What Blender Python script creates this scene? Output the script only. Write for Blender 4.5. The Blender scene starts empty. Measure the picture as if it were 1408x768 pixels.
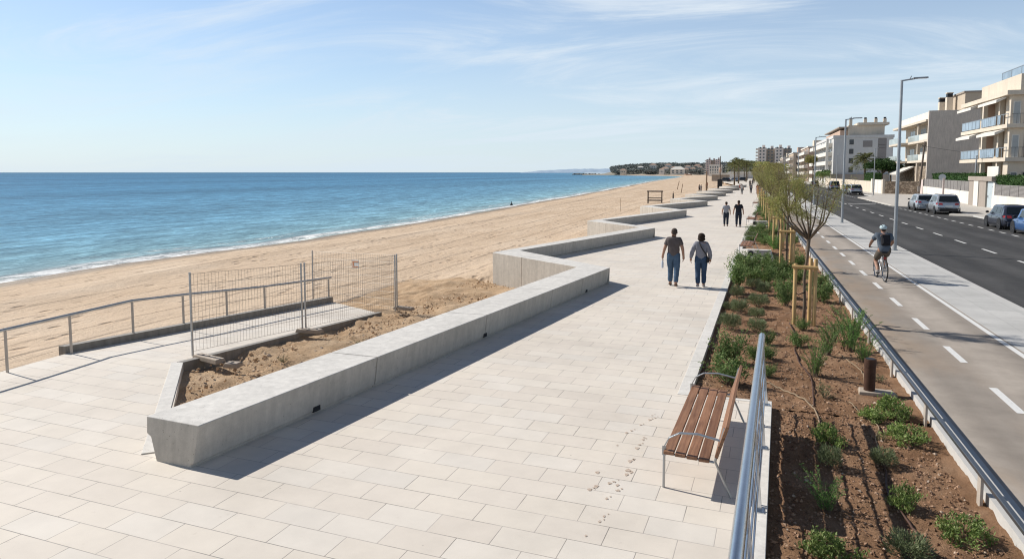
import bpy, bmesh, math, random
import numpy as np
from mathutils import Vector, Matrix, noise
R = math.radians
rng = random.Random(7)
nrng = np.random.default_rng(11)
scene = bpy.context.scene
COL = scene.collection

# ------------------------------------------------------------------ helpers
class MB:
    """collects faces, then links them as one mesh object"""
    def __init__(s): s.v = []; s.f = []
    def add(s, vs, fs):
        n = len(s.v); s.v += [tuple(p) for p in vs]; s.f += [tuple(i + n for i in f) for f in fs]
    def box(s, x0, x1, y0, y1, z0, z1, M=None):
        vs = [(x, y, z) for z in (z0, z1) for (x, y) in ((x0, y0), (x1, y0), (x1, y1), (x0, y1))]
        if M: vs = [M @ Vector(p) for p in vs]
        s.add(vs, [(3, 2, 1, 0), (4, 5, 6, 7), (0, 1, 5, 4), (1, 2, 6, 5), (2, 3, 7, 6), (3, 0, 4, 7)])
    def loft(s, bot, top):
        """two polygons (3D, counter-clockwise seen from above)"""
        n = len(bot)
        s.add(list(bot) + list(top), [tuple(range(n - 1, -1, -1)), tuple(range(n, 2 * n))] + [(i, (i + 1) % n, n + (i + 1) % n, n + i) for i in range(n)])
    def poly(s, pts): s.add(pts, [tuple(range(len(pts)))])
    def tube(s, pts, r, n=8, cap=True):
        pts = [Vector(p) for p in pts]; k = len(pts)
        rs = r if isinstance(r, (list, tuple)) else [r] * k
        rings = []; up = None
        for i, p in enumerate(pts):
            d = (pts[min(i + 1, k - 1)] - pts[max(i - 1, 0)])
            if d.length < 1e-9: d = Vector((0, 0, 1))
            d.normalize()
            if up is None: up = Vector((0, 0, 1)) if abs(d.z) < .9 else Vector((1, 0, 0))
            a = d.cross(up)
            if a.length < 1e-6: a = d.cross(Vector((.3, 1, .2)))
            a.normalize(); b = a.cross(d); up = b
            rings.append([p + (a * math.cos(t) + b * math.sin(t)) * rs[i] for t in (2 * math.pi * j / n for j in range(n))])
        vs = [q for rg in rings for q in rg]
        fs = [(i * n + j, i * n + (j + 1) % n, (i + 1) * n + (j + 1) % n, (i + 1) * n + j) for i in range(k - 1) for j in range(n)]
        if cap: fs += [tuple(range(n - 1, -1, -1)), tuple((k - 1) * n + j for j in range(n))]
        s.add(vs, fs)
    def bar(s, a, b, w, h):
        """rectangular bar from a to b"""
        a = Vector(a); b = Vector(b); d = (b - a).normalized()
        up = Vector((0, 0, 1)) if abs(d.z) < .95 else Vector((0, 1, 0))
        sx = d.cross(up).normalized() * (w / 2); sz = sx.cross(d).normalized() * (h / 2)
        q = [-sx - sz, sx - sz, sx + sz, -sx + sz]
        s.add([a + o for o in q] + [b + o for o in q], [(0, 1, 2, 3), (7, 6, 5, 4), (0, 4, 5, 1), (1, 5, 6, 2), (2, 6, 7, 3), (3, 7, 4, 0)])
    def cyl(s, c, r, z0, z1, n=16, r2=None):
        s.tube([(c[0], c[1], z0), (c[0], c[1], z1)], [r, r if r2 is None else r2], n)
    def disc(s, c, axis, r, th, n=20):
        c = Vector(c); a = Vector(axis).normalized(); s.tube([c - a * th / 2, c + a * th / 2], r, n)
    def torus(s, c, axis, Rr, r, n=28, m=8):
        c = Vector(c); a = Vector(axis).normalized(); u = a.orthogonal().normalized(); w = a.cross(u)
        vs = []
        for i in range(n):
            t = 2 * math.pi * i / n; d = u * math.cos(t) + w * math.sin(t)
            for j in range(m):
                q = 2 * math.pi * j / m; vs.append(c + d * (Rr + r * math.cos(q)) + a * r * math.sin(q))
        s.add(vs, [(i * m + j, ((i + 1) % n) * m + j, ((i + 1) % n) * m + (j + 1) % m, i * m + (j + 1) % m) for i in range(n) for j in range(m)])
    def ball(s, c, rx, ry, rz, n=14, m=9, nz=0, sc=8):
        c = Vector(c); vs = []; fs = []
        for i in range(m + 1):
            th = math.pi * i / m
            for j in range(n):
                ph = 2 * math.pi * j / n
                d = Vector((math.sin(th) * math.cos(ph), math.sin(th) * math.sin(ph), math.cos(th)))
                k = 1 + (nz * noise.noise((c + d) * sc) if nz else 0)
                vs.append(c + Vector((d.x * rx, d.y * ry, d.z * rz)) * k)
        for i in range(m):
            for j in range(n): fs.append((i * n + j, (i + 1) * n + j, (i + 1) * n + (j + 1) % n, i * n + (j + 1) % n))
        s.add(vs, fs)
    def mesh(s, name):
        me = bpy.data.meshes.new(name); me.from_pydata([tuple(p) for p in s.v], [], s.f); me.update(); return me
    def build(s, name, mat, parent=None, smooth=False, bevel=0, seg=2, loc=None):
        o = bpy.data.objects.new(name, s.mesh(name)); COL.objects.link(o)
        if mat: o.data.materials.append(mat)
        if parent: o.parent = parent
        if loc: o.location = loc
        if smooth: o.data.shade_smooth()
        if bevel:
            b = o.modifiers.new('bevel', 'BEVEL'); b.width = bevel; b.segments = seg; b.limit_method = 'ANGLE'; b.angle_limit = R(35)
        if smooth == 'auto' or bevel:
            try: o.data.set_sharp_from_angle(angle=R(40))
            except Exception: pass
            if bevel: o.data.shade_smooth(); o.data.set_sharp_from_angle(angle=R(35)); b.harden_normals = True
        return o

def tag(o, label=None, cat=None, group=None, kind=None):
    if label: o['label'] = label
    if cat: o['category'] = cat
    if group: o['group'] = group
    if kind: o['kind'] = kind
    return o
def thing(name, label, cat, loc=(0, 0, 0), rz=0, group=None):
    o = bpy.data.objects.new(name, None); COL.objects.link(o); o.empty_display_size = .2
    o.location = loc; o.rotation_euler = (0, 0, rz)
    return tag(o, label, cat, group)
def struct(o): o['kind'] = 'structure'; return o
def children(o): return [c for c in COL.objects if c.parent == o]
def copy_tree(o, parent=None):
    c = o.copy(); COL.objects.link(c)
    if parent: c.parent = parent
    for ch in children(o): copy_tree(ch, c)
    return c
ORD = ['nearest', 'second', 'third', 'fourth', 'fifth', 'sixth', 'seventh', 'eighth', 'ninth', 'tenth', 'eleventh', 'twelfth', 'thirteenth', 'fourteenth', 'fifteenth', 'sixteenth', 'seventeenth', 'eighteenth', 'nineteenth', 'twentieth']

# ------------------------------------------------------------------ materials
class NT:
    def __init__(s, name):
        s.m = bpy.data.materials.new(name); s.m.use_nodes = True; s.t = s.m.node_tree
        s.b = s.t.nodes['Principled BSDF']; s.out = s.t.nodes['Material Output']
    def n(s, ty, **kw):
        x = s.t.nodes.new(ty)
        for k, v in kw.items():
            if k == 'inp':
                for a, b in v.items():
                    if hasattr(b, 'links'): s.t.links.new(b, x.inputs[a])
                    else: x.inputs[a].default_value = b
            else: setattr(x, k, v)
        return x
    def link(s, a, b): s.t.links.new(a, b)
    def pos(s, scale=(1, 1, 1), rot=0, obj=False):
        p = s.n('ShaderNodeTexCoord').outputs['Object'] if obj else s.n('ShaderNodeNewGeometry').outputs['Position']
        mp = s.n('ShaderNodeMapping', inp={'Vector': p, 'Scale': scale, 'Rotation': (0, 0, rot)}); return mp.outputs[0]
    def noise(s, vec, scale, detail=4, rough=.55, dist=0):
        return s.n('ShaderNodeTexNoise', inp={'Vector': vec, 'Scale': scale, 'Detail': detail, 'Roughness': rough, 'Distortion': dist}).outputs['Fac']
    def ramp(s, fac, stops):
        r = s.n('ShaderNodeValToRGB', inp={'Fac': fac}); e = r.color_ramp.elements
        while len(e) < len(stops): e.new(.5)
        for i, (p, c) in enumerate(stops):
            e[i].position = p; e[i].color = (c[0], c[1], c[2], 1) if isinstance(c, (tuple, list)) else (c, c, c, 1)
        return r.outputs['Color']
    def mix(s, fac, a, b, mode='MIX'):
        x = s.n('ShaderNodeMix', data_type='RGBA', blend_type=mode)
        for k, v in ((0, fac), (6, a), (7, b)):
            if hasattr(v, 'links'): s.link(v, x.inputs[k])
            else: x.inputs[k].default_value = v if k == 0 else (v[0], v[1], v[2], 1)
        return x.outputs[2]
    def math(s, op, a, b=0, c=None):
        x = s.n('ShaderNodeMath', operation=op)
        for k, v in ((0, a), (1, b)) + (((2, c),) if c is not None else ()):
            if hasattr(v, 'links'): s.link(v, x.inputs[k])
            else: x.inputs[k].default_value = v
        return x.outputs[0]
    def smooth(s, v, a, b):
        x = s.n('ShaderNodeMapRange', interpolation_type='SMOOTHSTEP', inp={'Value': v, 'From Min': a, 'From Max': b}); return x.outputs[0]
    def bump(s, h, strength=.3, dist=.02):
        b = s.n('ShaderNodeBump', inp={'Height': h, 'Strength': strength, 'Distance': dist}); s.link(b.outputs[0], s.b.inputs['Normal'])
    def done(s, col=None, rough=.8, metal=0, spec=.3):
        if col is not None:
            if hasattr(col, 'links'): s.link(col, s.b.inputs['Base Color'])
            else: s.b.inputs['Base Color'].default_value = (col[0], col[1], col[2], 1)
        if hasattr(rough, 'links'): s.link(rough, s.b.inputs['Roughness'])
        else: s.b.inputs['Roughness'].default_value = rough
        s.b.inputs['Metallic'].default_value = metal; s.b.inputs['Specular IOR Level'].default_value = spec
        return s.m
def dull(c, k): return tuple(x * k for x in c)
def simple(name, c, rough=.7, metal=0, spec=.3, var=.25, scale=3, bump=0, obj=True):
    """plain paint, plastic, cloth, metal with a little wear in it"""
    t = NT(name); v = t.pos(obj=obj)
    f = t.noise(v, scale, 5, .6); g = t.noise(v, scale * 9, 3, .6)
    f2 = t.math('ADD', t.math('MULTIPLY', f, .65), t.math('MULTIPLY', g, .35))
    col = t.ramp(f2, [(.3, dull(c, 1 - var)), (.7, dull(c, 1 + var * .5))])
    if bump: t.bump(g, bump, .01)
    return t.done(col, rough, metal, spec)
M = {}
def mk_materials():
    # --- promenade pavers
    t = NT('pavers'); v = t.pos(rot=R(2.0))
    off = t.n('ShaderNodeVectorMath', operation='ADD', inp={0: v, 1: (.12, .02, 0)}).outputs[0]
    br = t.n('ShaderNodeTexBrick', offset=.5, inp={'Vector': off, 'Color1': (.0, .0, .0, 1), 'Color2': (1, 1, 1, 1), 'Mortar': (.5, .5, .5, 1), 'Scale': 1, 'Mortar Size': .0042, 'Mortar Smooth': .3, 'Bias': 0, 'Brick Width': .645, 'Row Height': .352})
    tone = t.ramp(br.outputs['Color'], [(0, (.74, .665, .575)), (.35, (.775, .70, .607)), (.6, (.78, .705, .605)), (.85, (.79, .725, .638)), (1, (.75, .69, .61))])
    big = t.ramp(t.noise(t.pos(), .35, 6, .65), [(.3, .86), (.5, .99), (.7, 1.05)])
    c = t.mix(1, tone, big, 'MULTIPLY')
    pat = t.ramp(t.noise(t.pos(), 2.3, 4, .65), [(.35, .95), (.75, 1.03)]); c = t.mix(1, c, pat, 'MULTIPLY'); drt = t.smooth(t.noise(t.pos(), 5.5, 5, .75), .60, .78); c = t.mix(t.math('MULTIPLY', drt, .28), c, (.42, .34, .265)); dot_ = t.smooth(t.n('ShaderNodeTexVoronoi', inp={'Vector': t.pos(), 'Scale': 2.6, 'Randomness': 1}).outputs['Distance'], .035, .02); c = t.mix(t.math('MULTIPLY', dot_, .45), c, (.3, .26, .22))
    fine = t.noise(t.pos(), 160, 2, .7); c = t.mix(1, c, t.ramp(fine, [(.25, .92), (.75, 1.04)]), 'MULTIPLY')
    mort = t.ramp(t.noise(t.pos(), 1.3, 3), [(.40, (.50, .45, .40)), (.62, (.2, .18, .16))])
    c = t.mix(t.math('MULTIPLY', br.outputs['Fac'], .9), c, mort)
    h = t.math('SUBTRACT', t.math('MULTIPLY', fine, .12), br.outputs['Fac'])
    h = t.math('ADD', h, t.math('MULTIPLY', br.outputs['Color'], .25))
    t.bump(h, .5, .006); M['pavers'] = t.done(c, .75, 0, .3)
    # --- concrete of the bench walls
    def concrete(name, base, streak=.2, pores=True):
        t = NT(name); p = t.pos()
        a = t.ramp(t.noise(p, .9, 6, .65), [(.25, .88), (.5, .98), (.75, 1.05)])
        b = t.ramp(t.noise(p, 9, 5, .7), [(.25, .86), (.75, 1.08)])
        st = t.ramp(t.noise(t.pos(scale=(3.5, 3.5, .35)), 2.2, 5, .65), [(.3, 1 - streak), (.65, 1.05)])
        c = t.mix(1, t.mix(1, t.mix(1, base, a, 'MULTIPLY'), b, 'MULTIPLY'), st, 'MULTIPLY')
        f = t.noise(p, 110, 3, .7); c = t.mix(1, c, t.ramp(f, [(.3, .9), (.7, 1.05)]), 'MULTIPLY')
        h = t.math('MULTIPLY', f, .3)
        if pores:
            vo = t.n('ShaderNodeTexVoronoi', inp={'Vector': p, 'Scale': 17., 'Randomness': 1}).outputs['Distance']
            po = t.math('MULTIPLY', t.smooth(vo, .13, .07), t.smooth(t.noise(p, 3, 2), .42, .6))
            c = t.mix(t.math('MULTIPLY', po, .7), c, (.12, .115, .105)); h = t.math('SUBTRACT', h, po)
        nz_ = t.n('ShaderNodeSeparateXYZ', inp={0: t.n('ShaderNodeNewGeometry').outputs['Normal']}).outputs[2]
        c = t.mix(1, c, t.ramp(t.smooth(nz_, .5, .9), [(0, (.80, .765, .72)), (1, (1.1, 1.1, 1.1))]), 'MULTIPLY')  # painted light: upward faces tinted lighter, side faces darker, by normal
        t.bump(h, .35, .008); return t.done(c, .82, 0, .25)
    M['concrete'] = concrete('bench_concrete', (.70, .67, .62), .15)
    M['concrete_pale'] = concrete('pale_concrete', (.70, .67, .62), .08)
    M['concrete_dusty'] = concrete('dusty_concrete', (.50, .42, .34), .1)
    M['concrete_dark'] = concrete('dark_concrete', (.36, .335, .30), .25)  # darker concrete for the ramp edges and joint backing
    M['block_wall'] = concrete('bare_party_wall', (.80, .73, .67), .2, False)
    # --- slabs of the strip beside the cycle path
    t = NT('slabs'); p = t.pos()
    br = t.n('ShaderNodeTexBrick', offset=.5, inp={'Vector': t.pos(rot=R(90)), 'Color1': (.52, .51, .485, 1), 'Color2': (.6, .585, .555, 1), 'Mortar': (.33, .32, .3, 1), 'Scale': 1, 'Mortar Size': .004, 'Brick Width': 1.2, 'Row Height': .7})
    c = t.mix(1, br.outputs['Color'], t.ramp(t.noise(p, 1.1, 6, .65), [(.3, .82), (.7, 1.06)]), 'MULTIPLY')
    c = t.mix(1, c, t.ramp(t.noise(p, 70, 2), [(.3, .9), (.7, 1.06)]), 'MULTIPLY'); M['slabs'] = t.done(c, .85)
    # --- asphalt
    def asphalt(name, c0, c1, grit):
        t = NT(name); p = t.pos()
        a = t.noise(t.pos(scale=(1, .18, 1)), .9, 6, .62); f = t.noise(p, 130, 2, .8); g = t.noise(p, 1.7, 5, .7)
        c = t.ramp(a, [(.3, c0), (.7, c1)]); wt = t.n('ShaderNodeTexWave', wave_type='BANDS', bands_direction='X', inp={'Vector': p, 'Scale': .19, 'Distortion': .35, 'Detail': 2.}).outputs['Fac']; c = t.mix(1, c, t.ramp(wt, [(.2, .86), (.9, 1.16)]), 'MULTIPLY'); c = t.mix(1, c, t.ramp(g, [(.3, .85), (.72, 1.12)]), 'MULTIPLY')
        c = t.mix(1, c, t.ramp(f, [(.28, 1 - grit), (.72, 1 + grit)]), 'MULTIPLY')
        vc = t.n('ShaderNodeTexVoronoi', feature='DISTANCE_TO_EDGE', inp={'Vector': t.mix(.5, p, t.n('ShaderNodeTexNoise', inp={'Vector': p, 'Scale': 1.2, 'Detail': 4.}).outputs['Color'], 'ADD'), 'Scale': .16}).outputs['Distance']
        cr = t.math('MULTIPLY', t.smooth(vc, .006, .001), t.smooth(t.noise(p, .25, 2), .5, .6)); c = t.mix(t.math('MULTIPLY', cr, .6), c, dull(c0, .4))
        ptc = t.smooth(t.noise(t.pos(scale=(1, .3, 1)), .45, 2, .3), .60, .63); c = t.mix(t.math('MULTIPLY', ptc, .35), c, dull(c0, .72))
        oil = t.smooth(t.noise(p, 2.2, 3, .6), .68, .78); c = t.mix(t.math('MULTIPLY', oil, .3), c, dull(c0, .45))
        t.bump(f, .35, .006); return t, c
    t, c = asphalt('road_asphalt', (.054, .053, .053), (.082, .079, .076), .3); M['asphalt'] = t.done(c, .85)
    t, c = asphalt('cycle_asphalt', (.33, .285, .24), (.40, .35, .30), .13)
    sx = t.n('ShaderNodeSeparateXYZ', inp={0: t.n('ShaderNodeNewGeometry').outputs['Position']})
    dust = t.math('MULTIPLY', t.smooth(sx.outputs[0], 4.2, 2.6), t.smooth(t.noise(t.pos(scale=(1, .4, 1)), .8, 5), .4, .62))
    c = t.mix(t.math('MULTIPLY', dust, .65), c, (.36, .265, .185)); M['cycle'] = t.done(c, .88)
    # --- road paint, worn
    t = NT('road_paint'); p = t.pos()
    c = t.ramp(t.noise(p, 26, 5, .75), [(.28, (.45, .44, .42)), (.45, (.74, .73, .70)), (.8, (.8, .79, .77))]); M['paint'] = t.done(c, .7)
    # --- sand
    t = NT('beach_sand'); p = t.pos(); sz = t.n('ShaderNodeSeparateXYZ', inp={0: t.n('ShaderNodeNewGeometry').outputs['Position']})
    a = t.noise(t.pos(scale=(1, .35, 1)), .35, 6, .6); c = t.ramp(a, [(.28, (.57, .42, .285)), (.5, (.67, .51, .36)), (.75, (.73, .58, .43))])
    c = t.mix(1, c, t.ramp(t.noise(p, 45, 3, .7), [(.3, .86), (.7, 1.07)]), 'MULTIPLY')
    trk = t.n('ShaderNodeTexWave', wave_type='BANDS', bands_direction='X', wave_profile='SAW', inp={'Vector': t.pos(scale=(1, .03, 1), rot=R(1.5)), 'Scale': .17, 'Distortion': 5., 'Detail': 3., 'Detail Scale': 1.4, 'Detail Roughness': .6}).outputs['Fac']
    trk2 = t.n('ShaderNodeTexWave', wave_type='BANDS', bands_direction='X', wave_profile='SIN', inp={'Vector': t.pos(scale=(1, .05, 1)), 'Scale': .55, 'Distortion': 9., 'Detail': 4., 'Detail Scale': 1.1, 'Detail Roughness': .7}).outputs['Fac']
    ridge = t.smooth(trk, .9, 1.0)
    ridge2 = t.math('MULTIPLY', t.smooth(trk2, .93, 1.0), t.smooth(t.noise(t.pos(scale=(1, .25, 1)), .5, 3), .52, .68))
    lump = t.noise(t.pos(scale=(1, .9, 1)), 1.5, 6, .7)
    foot = t.n('ShaderNodeTexVoronoi', inp={'Vector': t.pos(scale=(1, .6, 1)), 'Scale': 1.7, 'Randomness': 1}).outputs['Distance']
    pits = t.math('MULTIPLY', t.smooth(foot, .32, .1), t.smooth(t.noise(t.pos(scale=(1, .4, 1)), .5, 4), .42, .55))
    weed = t.math('MULTIPLY', t.smooth(t.noise(t.pos(scale=(1, .5, 1)), 3.0, 5, .7), .60, .72), t.smooth(t.noise(t.pos(scale=(1, .1, 1)), .3, 2), .48, .6))
    c = t.mix(t.math('MULTIPLY', t.math('ADD', ridge, t.math('MULTIPLY', ridge2, .4)), .22), c, (.27, .18, .11)); c = t.mix(t.math('MULTIPLY', weed, .6), c, (.24, .17, .105))
    c = t.mix(t.math('MULTIPLY', pits, .55), c, (.3, .2, .125))  # pits darkened in colour too, painting the shade inside footprints
    wet = t.smooth(sz.outputs[2], -1.55, -1.74); c = t.mix(t.math('MULTIPLY', wet, .8), c, (.23, .165, .105))
    h = t.math('ADD', t.math('MULTIPLY', lump, 1.7), t.math('MULTIPLY', t.noise(p, 12, 4, .7), .25)); h = t.math('SUBTRACT', h, t.math('MULTIPLY', t.math('ADD', ridge, ridge2), .5)); h = t.math('SUBTRACT', h, pits)
    t.bump(h, .75, .1); M['sand'] = t.done(c, t.math('SUBTRACT', .92, t.math('MULTIPLY', wet, .45)), 0, .2)
    t = NT('dug_sand'); p = t.pos(); a = t.noise(p, 1.2, 6, .65)
    c = t.ramp(a, [(.28, (.42, .27, .155)), (.5, (.60, .42, .26)), (.75, (.68, .51, .345))]); c = t.mix(1, c, t.ramp(t.noise(p, 38, 4, .8), [(.3, .6), (.7, 1.15)]), 'MULTIPLY')
    t.bump(t.noise(p, 22, 6, .75), .7, .05); M['dug_sand'] = t.done(c, .93, 0, .15)
    # --- planter soil
    t = NT('bark_soil'); p = t.pos(); a = t.noise(p, 1.4, 6, .65)
    c = t.ramp(a, [(.28, (.20, .11, .06)), (.5, (.35, .205, .12)), (.75, (.47, .305, .195))])
    c = t.mix(1, c, t.ramp(t.noise(p, 75, 3, .8), [(.25, .6), (.75, 1.3)]), 'MULTIPLY'); t.bump(t.noise(p, 48, 6, .8), .9, .04); M['soil'] = t.done(c, .95, 0, .1)
    t = NT('soil_bits'); i = t.n('ShaderNodeNewGeometry').outputs['Random Per Island']
    M['bits'] = t.done(t.ramp(i, [(0, (.15, .085, .05)), (.6, (.36, .22, .138)), (.95, (.46, .31, .21)), (1, (.6, .5, .4))]), .95)
    t = NT('sand_bits'); i = t.n('ShaderNodeNewGeometry').outputs['Random Per Island']
    M['sandbits'] = t.done(t.ramp(i, [(0, (.42, .28, .17)), (.7, (.62, .45, .29)), (1, (.68, .55, .42))]), .95)
    # --- sea
    t = NT('sea_water'); p = t.pos(); d = t.n('ShaderNodeAttribute', attribute_name='shore').outputs['Fac']
    def band(sc, ang): return t.pos(scale=sc, rot=ang)
    w1 = t.noise(band((.9, .28, 1), R(-12)), .55, 5, .6, .3); w2 = t.noise(band((1, .45, 1), R(14)), 2.3, 4, .62); w0 = t.noise(band((1, .12, 1), R(-4)), .075, 3, .5)
    dl = t.math('LOGARITHM', t.math('ADD', t.math('ABSOLUTE', d), 1.0), 10.)
    c = t.ramp(t.math('DIVIDE', dl, 4.0), [(.0, (.34, .36, .32)), (.10, (.26, .35, .355)), (.22, (.18, .325, .375)), (.36, (.115, .265, .37)), (.52, (.07, .21, .34)), (.7, (.048, .168, .295)), (.88, (.045, .155, .262)), (1, (.035, .14, .24))])
    str_ = t.noise(band((1, .1, 1), R(-6)), .02, 5, .6); c = t.mix(1, c, t.ramp(str_, [(.35, .85), (.65, 1.35)]), 'MULTIPLY')
    c = t.mix(1, c, t.ramp(w1, [(.3, .58), (.5, .95), (.7, 1.5)]), 'MULTIPLY')
    c = t.mix(1, c, t.ramp(w2, [(.3, .72), (.5, 1.0), (.68, 1.3)]), 'MULTIPLY')
    fn = t.noise(t.pos(scale=(1, .5, 1)), 1.5, 6, .72); fl = t.noise(t.pos(scale=(.3, .045, 1)), 1.0, 3, .6)
    dd = t.math('ADD', t.math('MULTIPLY', d, -1.0), t.math('MULTIPLY', t.math('SUBTRACT', fl, .5), 5.))
    fm1 = t.math('MULTIPLY', t.smooth(dd, -.2, .3), t.smooth(dd, 2.3, .9)); fm1 = t.math('MULTIPLY', fm1, t.smooth(fn, .33, .5))
    fm2 = t.math('MULTIPLY', t.smooth(dd, 3.0, 3.6), t.smooth(dd, 5.2, 3.9)); fm2 = t.math('MULTIPLY', fm2, t.math('MULTIPLY', t.smooth(fn, .47, .6), t.smooth(fl, .40, .55)))
    fm = t.math('MINIMUM', t.math('ADD', fm1, t.math('MULTIPLY', fm2, .6)), 1.)
    c = t.mix(fm, c, (.8, .81, .8))
    hh = t.math('ADD', t.math('MULTIPLY', w1, 1.0), t.math('ADD', t.math('MULTIPLY', w2, .32), t.math('MULTIPLY', w0, .6)))
    bp = t.n('ShaderNodeBump', inp={'Height': t.math('ADD', hh, t.math('MULTIPLY', fm, .3)), 'Strength': .9, 'Distance': .55}).outputs[0]
    df = t.n('ShaderNodeBsdfDiffuse', inp={'Color': c, 'Normal': bp}).outputs[0]; gl = t.n('ShaderNodeBsdfGlossy', inp={'Color': (.9, .95, 1, 1), 'Roughness': .22, 'Normal': bp}).outputs[0]
    mx = t.n('ShaderNodeMixShader', inp={0: t.math('MULTIPLY', t.math('SUBTRACT', 1.0, fm), .16), 1: df, 2: gl}); t.link(mx.outputs[0], t.out.inputs[0]); M['sea'] = t.m
    # --- wood
    def wood(name, c0, c1, ax=(9, .5, 9), rough=.6):
        t = NT(name); v = t.pos(scale=ax, obj=True); a = t.noise(v, 3.2, 6, .65, .6); b = t.noise(t.pos(obj=True), 3, 3)
        isl = t.n('ShaderNodeNewGeometry').outputs['Random Per Island']
        c = t.ramp(a, [(.28, c0), (.72, c1)]); c = t.mix(1, c, t.ramp(b, [(.3, .85), (.7, 1.1)]), 'MULTIPLY'); c = t.mix(1, c, t.ramp(isl, [(0, .8), (1, 1.15)]), 'MULTIPLY')
        t.bump(a, .25, .004); return t.done(c, rough, 0, .35)
    M['bench_wood'] = wood('oiled_bench_wood', (.17, .078, .042), (.38, .20, .112))
    M['stake_wood'] = wood('pine_stake', (.42, .265, .105), (.60, .41, .19), (9, 9, .6), .7)
    M['grey_wood'] = wood('weathered_wood', (.09, .065, .05), (.19, .145, .11))
    M['post_wood'] = wood('brown_post_wood', (.16, .10, .06), (.28, .19, .12), (9, 9, .6))
    M['trunk'] = simple('tree_bark', (.19, .145, .105), .9, var=.5, scale=14, bump=.6)
    M['palm_trunk'] = simple('palm_bark', (.16, .12, .085), .95, var=.5, scale=7, bump=.6)
    # --- metals
    M['steel'] = simple('brushed_stainless', (.62, .635, .655), .24, 1, .5, .1, 6)
    M['galv'] = simple('galvanised_steel', (.44, .45, .46), .42, .85, .5, .25, 9)
    M['rail_grey'] = simple('grey_rail_steel', (.17, .185, .205), .36, .75, .5, .2, 5)
    M['rail_post'] = simple('sandy_flat_post', (.50, .44, .375), .6, .1, .3, .18, 6)
    M['tube_grey'] = simple('bench_frame_steel', (.40, .41, .42), .35, .8, .5, .15, 6)
    M['corten'] = simple('rusted_steel', (.085, .043, .028), .75, .2, .3, .5, 9, .3)
    M['lamp_grey'] = simple('lamp_post_grey', (.36, .375, .39), .45, .45, .4, .15, 4)
    M['dark_metal'] = simple('dark_metal', (.03, .03, .033), .45, .5, .4, .2)
    M['rubber'] = simple('tyre_rubber', (.018, .018, .018), .85, 0, .2, .3)
    M['rim'] = simple('alloy_rim', (.5, .51, .52), .3, .9, .5, .1)
    M['wire'] = simple('fence_wire', (.24, .215, .19), .5, .3, .3, .2)
    M['hose_tan'] = simple('dusty_hose', (.33, .245, .16), .7, var=.3, scale=8)
    M['hose_brown'] = simple('brown_hose', (.10, .055, .04), .6, var=.3, scale=8)
    # --- glass
    def glass(name, c, rough=.06, metal=0, spec=.8):
        t = NT(name); v = t.pos(); return t.done(t.mix(1, c, t.ramp(t.noise(v, .6, 3), [(.3, .75), (.7, 1.2)]), 'MULTIPLY'), rough, metal, spec)
    M['car_glass'] = glass('car_window_glass', (.012, .016, .018)); M['win_glass'] = glass('window_glass', (.05, .065, .08), .08)
    M['shutter'] = simple('pale_roller_shutter', (.42, .44, .44), .6, var=.12); M['rail_glass'] = glass('balcony_glass', (.25, .325, .40), .12, 0, .6)
    M['rail_glass_pale'] = glass('pale_balcony_glass', (.40, .45, .44), .15, 0, .5)
    M['dark_open'] = simple('dark_opening', (.025, .025, .028), .8)
    # --- facades
    for k, c in dict(cream=(.66, .575, .47), cream_dim=(.52, .435, .34), white=(.72, .69, .64), grey_render=(.62, .605, .585), tower_brown=(.82, .73, .66), terracotta=(.50, .36, .28), pink=(.62, .52, .48), ochre=(.58, .47, .36), stone_white=(.74, .70, .63), taupe=(.36, .31, .265)).items():  # tower_brown is paled, with distance haze put into its colour
        t = NT('render_' + k); p = t.pos()
        st = t.ramp(t.noise(t.pos(scale=(1, 1, .2)), .9, 5, .65), [(.3, .88), (.68, 1.04)]); c2 = t.mix(1, t.mix(1, c, st, 'MULTIPLY'), t.ramp(t.noise(p, 6, 4, .7), [(.3, .93), (.7, 1.04)]), 'MULTIPLY')
        t.bump(t.noise(p, 30, 3), .15, .01); M[k] = t.done(c2, .9, 0, .2)
    t = NT('rubble_stone'); p = t.pos(); vo = t.n('ShaderNodeTexVoronoi', inp={'Vector': p, 'Scale': 3.2}); c = t.mix(1, t.ramp(vo.outputs['Color'], [(.2, (.22, .165, .12)), (.8, (.40, .32, .24))]), t.ramp(vo.outputs['Distance'], [(.3, 1.1), (.6, .6)]), 'MULTIPLY'); M['rubble'] = t.done(c, .95)
    M['roof_tile'] = simple('clay_roof', (.44, .31, .24), .85, var=.3, scale=1)
    M['slat_grey'] = simple('grey_slat_fence', (.27, .25, .24), .7, var=.15); M['door_blue'] = simple('pale_blue_door', (.47, .53, .55), .5, var=.08)
    # --- leaves
    def leaf(name, stops, rough=.6, tr=.25):
        t = NT(name); g = t.n('ShaderNodeNewGeometry'); oi = t.n('ShaderNodeObjectInfo').outputs['Random']
        c = t.ramp(g.outputs['Random Per Island'], stops); c = t.mix(1, c, t.ramp(t.noise(t.pos(), 2.6, 3), [(.3, .62), (.7, 1.25)]), 'MULTIPLY'); c = t.mix(1, c, t.ramp(oi, [(0, .82), (1, 1.15)]), 'MULTIPLY')
        t.done(c, rough, 0, .25); tb = t.n('ShaderNodeBsdfTranslucent', inp={'Color': c}); mx = t.n('ShaderNodeMixShader', inp={0: tr, 1: t.b.outputs[0], 2: tb.outputs[0]}); t.link(mx.outputs[0], t.out.inputs[0]); return t.m
    M['leaf_grey'] = leaf('greygreen_leaves', [(0, (0.120, 0.150, 0.066)), (.6, (0.216, 0.258, 0.126)), (1, (0.348, 0.384, 0.228))])
    M['leaf_green'] = leaf('green_leaves', [(0, (0.081, 0.142, 0.041)), (.6, (0.176, 0.270, 0.081)), (1, (0.338, 0.419, 0.162))])
    M['leaf_bright'] = leaf('bright_leaves', [(0, (0.121, 0.189, 0.041)), (.6, (0.257, 0.351, 0.101)), (1, (0.446, 0.513, 0.216))])
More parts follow.
